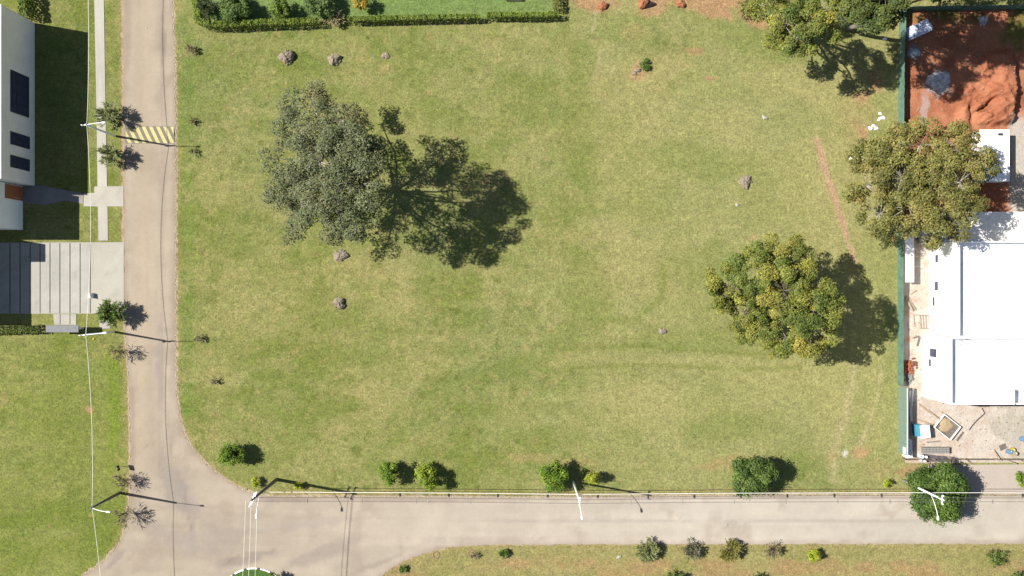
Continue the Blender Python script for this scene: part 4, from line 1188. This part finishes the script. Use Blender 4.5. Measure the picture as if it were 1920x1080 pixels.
cable('overhead_cable', 'bright cable running right past the largest dark verge tree', top(PF, 8.0), top((2300, 903), 8.0), .25, .04, 'wire_pale', cg_)
for k, dy in enumerate((-.25, .25)):
    nm = ('nearer the verge', 'nearer the road')[1 - k]
    cable('power_line', 'dark spaced power line west of the middle pole, ' + nm, top(PD, 12.1, 0, dy), top(PE, 12.1, 0, dy), .35, .028, 'wire_dark', cg_, 7.7 if k == 0 else None, cat='power line')
    cable('power_line', 'dark spaced power line between middle and right pole, ' + nm, top(PE, 12.1, 0, dy), top(PF, 12.1, 0, dy), .35, .028, 'wire_dark', cg_, 7.7 if k == 0 else None, cat='power line')
    cable('power_line', 'dark spaced power line right of the last pole, ' + nm, top(PF, 12.1, 0, dy), top((2300, 903), 12.1, 0, dy), .35, .028, 'wire_dark', cg_, 7.7 if k == 0 else None, cat='power line')
for k, (dx, z) in enumerate(((-.8, 12.4), (-.1, 12.4), (.45, 11.6))):
    nm = ('leftmost', 'middle', 'rightmost')[k]
    cable('power_line', nm + ' of the pale wires crossing the junction to the island', top(PD, z, dx, -.1), top((500 + k * 3, 1250), z, dx), .5, .022, 'wire_pale', cg_, cat='power line')

# small black road sign at the verge
t = thing('road_sign', W(232, 873), 'small dark folded sign board on the verge above the road bend', 'sign')
c = W(230, 874)
MB().tube([c, c + Vector((0, 0, 1.9))], .04, 6).build('post', M['metal'], t)
MB().box((c.x, c.y, 1.45), (.06, .75, .8), .25).build('sign_panel', M['black'], t)

# ------------------------------------------------------------------ grey house at the left
def flat_block(root, x0, x1, y0, y1, z, wall, roofm, par=.45, th=.18, wn='wall'):
    """px bounds on the ground (x0<x1 west-east, y0<y1 north-south in px)"""
    a = W(x0, y1); b = W(x1, y0)
    MB().boxr(a.x, b.x, a.y, b.y, 0, z - par).build(wn, wall, root)
    MB().boxr(a.x + th, b.x - th, a.y + th, b.y - th, z - par - .002, z - par + .05).build('roof', roofm, root)
    p = MB(); zb = z - par + .003
    p.boxr(a.x, a.x + th, a.y, b.y, zb, z); p.boxr(b.x - th, b.x, a.y, b.y, zb, z)
    p.boxr(a.x + th + .001, b.x - th - .001, a.y, a.y + th, zb, z); p.boxr(a.x + th + .001, b.x - th - .001, b.y - th, b.y, zb, z)
    p.build('parapet', wall, root)
hs = thing('house', W(-60, 230), 'flat roofed grey and white modern house cut by the left picture edge', 'house')
flat_block(hs, -200, 65, 43, 348, 8.5, M['grey_wall'], M['roof_grey'])
flat_block(hs, -200, 43, 349.5, 431, 9.0, M['wing_wall'], M['roof_grey'])
flat_block(hs, -240, -22, 439, 472, 9.2, M['wing_wall'], M['roof_grey'])
flat_block(hs, -240, -22, 473, 596, 6.9, M['wing_wall'], M['roof_grey'])
def east_window(y0, y1, z0, z1, xw, nv, nh):
    a = W(xw, y1); b = W(xw, y0)
    x = a.x
    fr = MB(); f = .10
    fr.boxr(x + .002, x + .07, a.y, b.y, z0, z0 + f); fr.boxr(x + .002, x + .07, a.y, b.y, z1 - f, z1)
    fr.boxr(x + .002, x + .07, a.y, a.y + f, z0 + f, z1 - f); fr.boxr(x + .002, x + .07, b.y - f, b.y, z0 + f, z1 - f)
    for k in range(1, nv):
        yy = a.y + (b.y - a.y) * k / nv; fr.boxr(x + .002, x + .06, yy - .035, yy + .035, z0 + f, z1 - f)
    for k in range(1, nh):
        zz = z0 + (z1 - z0) * k / nh; fr.boxr(x + .002, x + .055, a.y + f, b.y - f, zz - .03, zz + .03)
    w = fr.build('window', M['frame'], hs)
    MB().boxr(x + .001, x + .03, a.y + f, b.y - f, z0 + f, z1 - f).build('pane', M['glass'], w)
east_window(150, 225, 1.6, 6.3, 65, 4, 3)
east_window(260, 283, 1.4, 6.3, 65, 2, 3)
east_window(302, 324, 1.4, 6.3, 65, 2, 3)
a = W(43, 377); b = W(43, 351)
d = MB().boxr(a.x + .002, a.x + .08, a.y, b.y, .05, 4.6)
dr = d.build('door', M['wood_door'], hs)
h_ = MB().boxr(a.x + .08, a.x + .14, a.y + .25, a.y + .31, .9, 2.4).build('handle', M['metal'], dr)

# concrete canopy beside the driveway
t = thing('entrance_canopy', W(120, 616), 'grey concrete slab canopy beside the driveway under the pole', 'canopy')
zc = 2.5
a = W(86, 623, zc); b = W(147, 610, zc)
MB().boxr(a.x, b.x, a.y, b.y, zc - .18, zc).build('roof_slab', plain('canopy_slab', alb(172, 172, 174), .9, .08, 2), t)
for (u, v) in ((.12, .5), (.88, .5)):
    x = a.x + (b.x - a.x) * u; y = a.y + (b.y - a.y) * v
    MB().boxr(x - .12, x + .12, y - .12, y + .12, 0, zc - .185).build('post', M['white_dirty'], t)
MB().boxr(a.x + .9, b.x - .9, a.y + .3, a.y + .42, 0, 1.7).build('back_wall', M['white_dirty'], t)
# flag-like white board on the driveway
t = thing('folding_board', W(172, 554), 'small white folding board standing on the concrete driveway', 'board')
c = W(171, 554)
MB().box((c.x, c.y, .45), (.06, .7, .9), .15, (0, .22)).build('panel', M['lamp'], t)
MB().box((c.x + .3, c.y, .45), (.05, .7, .9), .15, (0, -.22)).build('panel', M['lamp'], t)

# ------------------------------------------------------------------ building plot on the right: fences
t = thing('screen_fence', W(1683, 200), 'long green mesh screen fence between the lawn and the building plot', 'fence')
def fence_run(t, pts, h, mat, post, seed=0, wav=.06):
    rnd = random.Random(seed); mb = MB()
    P = []
    for a, b in zip(pts[:-1], pts[1:]):
        A, B = W(*a), W(*b); m = max(2, int((B - A).length / .45))
        for i in range(m): P.append(A.lerp(B, i / m))
    P.append(W(*pts[-1]))
    vs = []; fs = []
    for i, p in enumerate(P):
        w1 = rnd.uniform(-wav, wav)
        d = (P[min(i + 1, len(P) - 1)] - P[max(i - 1, 0)]).normalized(); s = Vector((-d.y, d.x, 0))
        hh = h + rnd.uniform(-.04, .04)
        for z, o in ((0, 0), (hh * .5, w1), (hh, w1 * .5)):
            vs.append(p + s * (o - .02) + Vector((0, 0, z)))
        for z, o in ((hh, w1 * .5), (hh * .5, w1), (0, 0)):
            vs.append(p + s * (o + .02) + Vector((0, 0, z)))
        if i:
            for k in range(6):
                k2 = (k + 1) % 6
                fs.append((6 * i - 6 + k, 6 * i + k, 6 * i + k2, 6 * i - 6 + k2))
    mb.add(vs, fs)
    mb.build('screen', mat, t)
    for i in range(0, len(P), 6):
        p = P[i]
        MB().tube([p + Vector((.06, 0, 0)), p + Vector((.06, 0, h + .12))], .045, 6).build('post', post, t)
fence_run(t, [(1689, 20), (1685, 120), (1684, 300), (1683, 430), (1683, 560), (1683, 722)], 1.9, M['screen'], M['screen_dark'], 1)
t = thing('screen_fence', W(1800, 19), 'green screen fence along the north side of the red earth lot', 'fence')
fence_run(t, [(1690, 20), (1800, 18), (1920, 17), (2150, 16)], 1.9, M['screen'], M['screen_dark'], 2)
t = thing('hoarding', W(1684, 790), 'solid grey green sheet hoarding at the lower end of the building plot', 'fence')
y0, y1 = W(0, 724).y, W(0, 848).y
xs = W(1685, 0).x
for k in range(6):
    ya = y0 + (y1 - y0) * k / 6; yb = y0 + (y1 - y0) * (k + 1) / 6
    MB().boxr(xs - .02, xs + .03, yb + .01, ya - .01, 0, 2.8).build('panel', M['hoarding'], t)
MB().boxr(xs - .035, xs + .06, y1, y0, 2.801, 2.88).build('top_rail', M['tin'], t)
for k in range(7):
    yy = y0 + (y1 - y0) * k / 6
    MB().boxr(xs + .031, xs + .11, yy - .04, yy + .04, 0, 2.8).build('post', M['timber'], t)
MB().boxr(xs - .05, xs - .021, W(0, 846).y, W(0, 834).y, 1.5, 2.4).build('notice_plate', M['lamp'], t)
a = W(1686, 849); 
t = thing('timber_fence', W(1800, 868), 'low rough timber fence along the pavement side of the building plot', 'fence')
for (x0, x1) in ((1690, 1745), (1746, 1800), (1801, 1860), (1861, 1990)):
    p = W(x0, 860); q = W(x1, 858)
    MB().boxr(p.x + .02, q.x - .02, p.y - .03, p.y + .03, .05, .9).build('board', M['timber_dark'], t)
    MB().boxr(p.x - .05, p.x + .02, p.y + .031, p.y + .12, 0, 1.3).build('post', M['timber'], t)

# ------------------------------------------------------------------ white house under construction
wh = thing('house', W(1900, 600), 'large white two storey house under construction at the right edge', 'house')
def white_block(x0, x1, y0, y1, z, par=1.2, th=.16):
    flat_block(wh, x0, x1, y0, y1, z, M['white'], M['roof_white'], par, th)
white_block(1742, 2160, 458, 626, 8.6)
white_block(1729, 2160, 627.2, 744, 8.5)
# lower north terrace slab
a = W(1722, 456.8); b = W(2160, 402)
MB().boxr(a.x, b.x, a.y, b.y, 0, 4.4).build('north_wing', M['terrace'], wh)
MB().boxr(W(1722, 0).x, W(1722, 0).x + .15, a.y, b.y, 4.403, 4.7).build('wing_parapet', M['white'], wh)
# roof details
mb = MB()
def rj(x0, y0, x1, y1, z, w=.05):
    p = W(x0, y0, z); q = W(x1, y1, z)
    mb.boxr(min(p.x, q.x) - w, max(p.x, q.x) + w, min(p.y, q.y) - w, max(p.y, q.y) + w, z + .003, z + .02)
ZA, ZB = 7.45, 7.35
rj(1871, 462, 1871, 622, ZA); rj(1899, 520, 1899, 616, ZA); rj(1892, 587, 1906, 587, ZA, .04); rj(1858, 556, 1869, 556, ZA, .04)
rj(1835, 600, 1862, 600, ZA, .05); rj(1910, 470, 1926, 470, ZA, .06); rj(1850, 500, 1850, 512, ZA, .06); rj(1869, 632, 1869, 742, ZB); rj(1872, 675, 1990, 675, ZB, .04); rj(1820, 694, 1866, 694, ZB, .04); rj(1794, 745, 1860, 745, ZB, .05)
mb.build('roof_joint', plain('joint_grey', (.6, .6, .62), .9, .1, 2), wh)
a = W(1897, 728, 8.5); 
MB().boxr(a.x, a.x + .16, W(0, 758, 8.5).y, W(0, 730, 8.5).y, 7.36, 8.95).build('stair_wall', M['white'], wh)
# west facade windows: height grows to the right in the picture
def west_window(xb, ys, ye, z0, z1, nm='window'):
    a = W(xb, ye); b = W(xb, ys); x = a.x; f = .06
    fr = MB()
    fr.boxr(x - .05, x - .002, a.y, b.y, z0, z0 + f); fr.boxr(x - .05, x - .002, a.y, b.y, z1 - f, z1)
    fr.boxr(x - .05, x - .002, a.y, a.y + f, z0 + f, z1 - f); fr.boxr(x - .05, x - .002, b.y - f, b.y, z0 + f, z1 - f)
    w = fr.build(nm, M['frame'], wh)
    MB().boxr(x - .03, x - .001, a.y + f, b.y - f, z0 + f, z1 - f).build('pane', M['glass'], w)
west_window(1742, 479, 493, 2.0, 2.7)
west_window(1742, 528, 544, 1.8, 2.7)
west_window(1742, 557, 573, 1.2, 1.7)
west_window(1729, 651, 666, 2.5, 4.3)
west_window(1729, 671, 684, 2.2, 2.7)
an_ = thing('roof_antenna', W(1806, 636, 7.4), 'wiry dark antenna lying on the white roof at its inner corner', 'antenna')
c = W(1803, 639, 7.4)
random.seed(5)
mb = MB().tube([c + Vector((-1.3, .3, .1)), c + Vector((-.5, .35, .35)), c + Vector((.9, .1, .3))], .035, 5)
mb.build('boom', M['frame'], an_)
mb = MB()
for k in range(14):
    q = c + Vector((random.uniform(-.35, .55), random.uniform(-.5, .35), random.uniform(.1, .5)))
    mb.tube([q, q + Vector((random.uniform(-.5, .5), random.uniform(-.5, .5), random.uniform(-.15, .25)))], .02, 4)
mb.build('dipole', M['frame'], an_)

# small white garage slab in the red earth
t = thing('shed', W(1860, 290), 'small white flat roofed shed on the red earth beside the wide tree', 'shed')
z = 2.6
a = W(1838, 340, z); b = W(1893, 243, z)
MB().boxr(a.x + .1, b.x - .1, a.y + .1, b.y - .1, 0, z - .2).build('wall', M['white_dirty'], t)
MB().boxr(a.x, b.x, a.y, b.y, z - .198, z).build('roof', M['white'], t)
mb = MB(); 
c = W(1877, 250, z); mb.boxr(c.x - .45, c.x + .1, c.y - .3, c.y, z + .002, z + .25)
mb.build('roof_hatch', M['frame'], t)

# long tin lean-to by the fence
t = thing('lean_to', W(1694, 480), 'long white tin lean-to roof beside the green screen fence', 'shelter')
z = 2.0
a = W(1697.5, 529, z); b = W(1713.5, 436, z)
m_ = MB(); nc = 18
for k in range(nc):
    y = a.y + (b.y - a.y) * (k + .5) / nc
    m_.box(((a.x + b.x) / 2, y, z + (.02 if k % 2 else 0)), (b.x - a.x, (b.y - a.y) / nc * 1.02, .03), 0, (0, -.06))
m_.build('roof_sheet', M['tin'], t)
for (u, v) in ((.08, .03), (.92, .03), (.08, .5), (.92, .5), (.08, .97), (.92, .97)):
    x = a.x + (b.x - a.x) * u; y = a.y + (b.y - a.y) * v
    MB().boxr(x - .05, x + .05, y - .05, y + .05, 0, z - .09).build('post', M['timber'], t)
for yy in (481, 500):
    p = W(1712, yy, 1.9)
    MB().tube([p, p + Vector((.8, .05, -.1))], .04, 5).build('rafter', M['timber'], t)

# ------------------------------------------------------------------ building plot: loose things
def planks(label, items, seed=0, name='timber_plank', cat='timber', group='loose timber on the building plot', mat='timber'):
    for k, (x0, y0, x1, y1, w, z0, z1) in enumerate(items):
        a = W(x0, y0); b = W(x1, y1); a.z = z0; b.z = z1
        d = b - a; L = d.length; c = (a + b) / 2
        an = math.atan2(d.y, d.x); pit = -math.atan2(b.z - a.z, math.hypot(d.x, d.y))
        o = MB().box(c, (L, w, .05), an, (0, pit)).build(name, M[mat], loc=c)
        tag(o, label[k], cat, group)
planks(['pale plank leaning away from the green fence below the lean-to', 'second thinner plank beside the leaning one', 'short stick lying across the bare ground',
        'long pale beam pointing at the mortar box', 'dark beam ending at the upper corner of the mortar box', 'narrow board between container and mortar box',
        'sloping plank in the lower left corner of the plot', 'crossed plank by the dark sheet, left one', 'crossed plank by the dark sheet, right one',
        'plank leaning on the low timber fence near the barrels', 'upright prop beside the barrels', 'last plank on the fence at the right edge', 'short plank on the red earth under the small shed'],
       [(1698, 555, 1706, 582, .28, .1, .7), (1704, 560, 1713, 580, .15, .1, .5), (1707, 552, 1716, 544, .08, .1, .3),
        (1722, 757, 1741, 772, .25, .1, .2), (1739, 768, 1760, 788, .16, .15, .6), (1719, 786, 1748, 797, .14, .2, .5),
        (1714, 858, 1748, 871, .30, .3, .1), (1775, 855, 1792, 868, .12, .1, .7), (1805, 858, 1822, 869, .12, .6, .1),
        (1872, 856, 1900, 868, .12, .1, .8), (1862, 842, 1866, 862, .12, .2, 1.2), (1896, 856, 1918, 866, .12, .1, .7), (1868, 350, 1880, 343, .16, .1, .2)])
planks(['dark metal sheet strip on the shaded ground by the hoarding', 'white metal gutter lying in the shade by the hoarding'],
       [(1706, 732, 1708, 790, .35, .1, .15), (1711, 728, 1708, 762, .2, .2, .3)], mat='metal', name='metal_strip', cat='metal strip', group='metal strips by the hoarding')
# dark bars standing in for scaffold shadow lines by the facade
t = thing('shadow_grid', W(1735, 603), 'thin dark bars drawn as scaffold shadow lines on the pale ground by the white facade', 'shadow lines')
c0 = W(1711, 590); mb = MB(); shadowm = plain('shadow_bar', (0.16, 0.09, 0.07), .8, .2, 4)
for (x0, y0, x1, y1) in ((1711, 590, 1741, 592), (1723, 615, 1743, 616), (1712, 591, 1714, 613), (1724, 591, 1726, 615), (1729, 591, 1731, 615), (1734, 592, 1736, 616), (1740, 592, 1742, 617)):
    a = W(x0, y0); b = W(x1, y1); a.z = b.z = .22
    MB().tube([a, b], .03, 4).build('bar', shadowm, t)
# brick heaps
def brick_heap(label, cx, cy, rx, ry, n, mat, seed, group='heaps of bricks'):
    rnd = random.Random(seed); mb = MB(); c = W(cx, cy)
    for k in range(n):
        u, v = rnd.gauss(0, .45), rnd.gauss(0, .45)
        zz = max(.1, .55 * (1 - (u * u + v * v)) * rnd.random())
        mb.box((c.x + u * rx, c.y + v * ry, zz), (.32, .18, .16), rnd.uniform(0, 3), (rnd.uniform(-.5, .5), rnd.uniform(-.5, .5)))
    tag(mb.build('brick_heap', mat, loc=c), label, 'bricks', group)
brick_heap('heap of orange hollow bricks against the green fence', 1702, 687, .75, 1.1, 90, M['brick'], 3)
brick_heap('heap of pale rubble bricks below the orange brick heap', 1704, 708, .5, .8, 60, M['block'], 4)
brick_heap('small dark red brick scatter beside the orange heap', 1712, 684, .5, .9, 20, plain('dark_brick', (.16, .06, .04), .9, .2, 4), 5)
# container / cabin
t = thing('water_tank', W(1722, 806), 'open plastic tank, blue on one side and white on the other, by the hoarding', 'tank')
c = W(1722, 806)
MB().box((c.x - .68, c.y + .12, .75), (.55, 1.7, 1.5), .12).build('blue_side', M['blue'], t)
MB().box((c.x + .25, c.y, .8), (1.25, 1.75, 1.6), .12).build('white_side', M['tin'], t)
MB().box((c.x + .25, c.y, 1.63), (1.32, 1.82, .06), .12).build('lid', M['lamp'], t)
# mortar mixing box
t = thing('mortar_box', W(1772, 800), 'square wooden mortar box tilted on the pale building ground', 'mortar box')
c = W(1773, 800); an = math.radians(-38)
R_ = Matrix.Rotation(an, 3, 'Z')
def rb(mbq, off, size): mbq.box(Vector((c.x, c.y, 0)) + R_ @ Vector(off), size, an)
mb = MB(); rb(mb, (0, 0, .3), (2.9, 2.3, .06)); mb.build('floor_board', M['timber_dark'], t)
for off, size in (((0, 1.18, .45), (3.0, .08, .45)), ((0, -1.18, .45), (3.0, .08, .45)), ((1.46, 0, .45), (.08, 2.28, .45)), ((-1.46, 0, .45), (.08, 2.28, .45))):
    mb = MB(); rb(mb, off, size); mb.build('side_board', M['white_dirty'], t)
mb = MB(); mb.lump((c.x - .2, c.y + .25, .33), (1.1, .85, .16), 77, 12, 5, .3); mb.build('sand_fill', M['barrel_tan'], t)
# pallet of grey blocks
def block_stack(label, cx, cy, L, Wd, h, mat, an=0.0, group='stacks of grey blocks', nx=8, ny=3, nz=3, name='block_stack'):
    mb = MB(); c = W(cx, cy); rnd = random.Random(int(cx)); R2 = Matrix.Rotation(an, 3, 'Z')
    for i in range(nx):
        for j in range(ny):
            for k in range(nz):
                o = R2 @ Vector(((i + .5) / nx * L - L / 2, (j + .5) / ny * Wd - Wd / 2, (k + .5) / nz * h))
                mb.box((c.x + o.x, c.y + o.y, o.z), (L / nx * .90, Wd / ny * .88, h / nz * .94), an + rnd.uniform(-.03, .03))
    tag(mb.build(name, mat, loc=c), label, 'blocks', group)
block_stack('low stack of grey blocks in two rows near the low timber fence', 1751, 843, 3.8, .9, .8, M['block'])
block_stack('pale stack of hollow blocks set askew in the corner of the red earth lot', 1718, 58, 3.6, 1.8, .8, M['tile_pile'], .42, 'pallets of hollow blocks', 12, 6, 2)
block_stack('narrow remainder stack of hollow blocks beside the askew pallet', 1735, 53, 1.6, .9, .5, M['tile_pile'], .42, 'pallets of hollow blocks', 6, 3, 2)
# white panel stack by hoarding
block_stack('upright stack of white panels behind the hoarding end', 1697, 838, .85, 2.9, 1.5, M['tin'], 0, None, 1, 1, 6, 'panel_stack')
# pipes seen end-on
for k, (x, y, r) in enumerate(((1729, 857, .26), (1737, 858, .17), (1727, 864, .15), (1735, 866, .14))):
    c = W(x - 5, y - 3); L = .9
    mb = MB(); vs = []; fs = []; n = 16
    for i in range(n):
        a_ = 2 * math.pi * i / n
        for rr, zz in ((r, 0), (r, L), (r * .7, L), (r * .7, .02)):
            vs.append((c.x + rr * math.cos(a_), c.y + rr * math.sin(a_), zz))
    for i in range(n):
        j = (i + 1) % n
        for q in range(3): fs.append((4 * i + q, 4 * j + q, 4 * j + q + 1, 4 * i + q + 1))
    mb.add(vs, fs)
    tag(mb.build('pipe', M['lamp'], loc=c), ('widest white pipe section standing on end near the low timber fence', 'medium white pipe section right of the widest one',
        'small white pipe section below the widest one', 'smallest white pipe section in the pipe cluster')[k], 'pipe', 'white pipes by the timber fence')
# dark sheet laid in place of the purple shade by the fence
mb = MB(); c = W(1762, 860, 0); rnd = random.Random(4); vs = []; fs = []
for i in range(13):
    for j in range(5):
        vs.append((c.x - 2.6 + 5.2 * i / 12 + rnd.uniform(-.06, .06), c.y - .45 + 1.2 * j / 4 * (1 - .5 * i / 12) + rnd.uniform(-.05, .05), .12 + .25 * rnd.random() * (0 < i < 12) * (0 < j < 4)))
for i in range(12):
    for j in range(4):
        a_ = i * 5 + j; fs.append((a_, a_ + 5, a_ + 6, a_ + 1))
mb.add(vs, fs)
mt_ = mb.build('fence_shade', M['shade_sheet'], loc=c); tag(mt_, 'crumpled dark grey sheet standing in for the shade along the low timber fence', 'fence_shade')
sm = mt_.modifiers.new('thick', 'SOLIDIFY'); sm.thickness = .03
# barrels
for k, (x, y, m_, lab) in enumerate(((1889, 846, 'barrel_blue', 'pale blue barrel beside the tan one near the fence'), (1898, 849, 'barrel_tan', 'tan barrel right of the pale blue one'), (1896, 843, 'yellow', 'yellow drum behind the blue and tan barrels'),
                                     (1914, 822, 'barrel_blue', 'lone pale blue barrel at the right picture edge'))):
    c = W(x, y); r = .33; hgt = .85 if m_ != 'yellow' else .6
    t = thing('barrel', c, lab, 'barrel', 'barrels on the building plot')
    MB().tube([c + Vector((0, 0, z)) for z in (0, .02, .3, .32, .55, .57, hgt - .02, hgt)], [r * .95, r, r, r * 1.05, r * 1.05, r, r, r * .93], 18).build('barrel_body', M[m_], t, smooth=False)
    MB().tube([c + Vector((.12, .1, hgt)), c + Vector((.12, .1, hgt + .04))], .06, 8).build('cap', M['lamp'], t)
# sand heaps in the red lot
def heap(label, cx, cy, rx, ry, h, mat, seed, name='sand_heap'):
    c = W(cx, cy); base = float(lot_h(np.array([cx]), np.array([cy]))[0])
    tag(MB().lump((c.x, c.y, base * .8), (rx, ry, h), seed, 22, 8, .2).build(name, mat, loc=c, smooth=True), label, 'heap', 'sand heaps on the red earth')
heap('large pale grey sand heap in the middle of the red earth lot', 1760, 152, 1.9, 1.3, .45, M['sand'], 6)
heap('small bluish sand heap near the fence in the red earth lot', 1712, 100, .9, .8, .5, M['sand'], 7)
heap('small grey rubble heap near the north fence of the red earth lot', 1843, 38, .6, .8, .5, M['sand'], 8)
# trench board, cable across concrete
mb = MB(); mb.tube([W(1841, 765) + Vector((0, 0, .08)), W(1846, 775) + Vector((0, 0, .08)), W(1832, 787) + Vector((0, 0, .1)), W(1823, 797) + Vector((0, 0, .08)), W(1817, 806) + Vector((0, 0, .08))], .07, 6)
tag(mb.build('hose', M['frame'], loc=W(1841, 765)), 'dark crumpled hose winding across the pale ground below the white house', 'hose')

# rubble and chips on the building ground: nobody could count them
rnd = random.Random(99); mb = MB()
for k in range(440):
    if k < 200:
        px, py = rnd.uniform(1703, 1925), rnd.gauss(800, 45)
        if py < 752 or py > 862: px, py = rnd.uniform(1702, 1738), rnd.uniform(540, 760)
    else:
        px, py = rnd.uniform(1700, 1900), rnd.uniform(40, 245)
    z = float(lot_h(np.array([px]), np.array([py]))[0]) if py < 300 else 0
    c = W(px, py); q = rnd.uniform(.05, .2)
    mb.box((c.x, c.y, z + .04 + q * .2), (q, q * rnd.uniform(.4, 1), q * .6), rnd.uniform(0, 3), (rnd.uniform(-.4, .4), rnd.uniform(-.4, .4)))
tag(mb.build('rubble', M['timber']), 'scattered rubble chips over the building ground', 'rubble', kind='stuff')
def scraps(name, label, cat, items, mat):
    for k, (px, py, L, w, a, z) in enumerate(items):
        c = W(px, py, z)
        tag(MB().box((c.x, c.y, z + .06), (L, w, .06), a, (rnd.uniform(-.04, .04), .03)).build(name, M[mat], loc=c), label[k], cat, 'scraps on the building plot')
scraps('board', ['grey board lying by the left side of the white facade', 'pale board near the dark shadow bars', 'short board in front of the mortar box', 'narrow board on the terrace edge north of the roof',
                 'crooked lath above the grey block stack', 'loose board on the ground below the white house near the roof corner', 'square pale sheet beside the tan barrel'], 'board',
       [(1722, 640, 1.4, .3, 1.3, 0), (1718, 632, .9, .25, .3, 0), (1800, 818, 1.6, .3, .9, 0), (1790, 446, 2.4, .25, .1, 4.42), (1750, 828, 2.0, .12, .1, 0), (1845, 762, 1.6, .2, 0, 0), (1880, 838, 1.0, .8, .4, 0)], 'timber_dark')
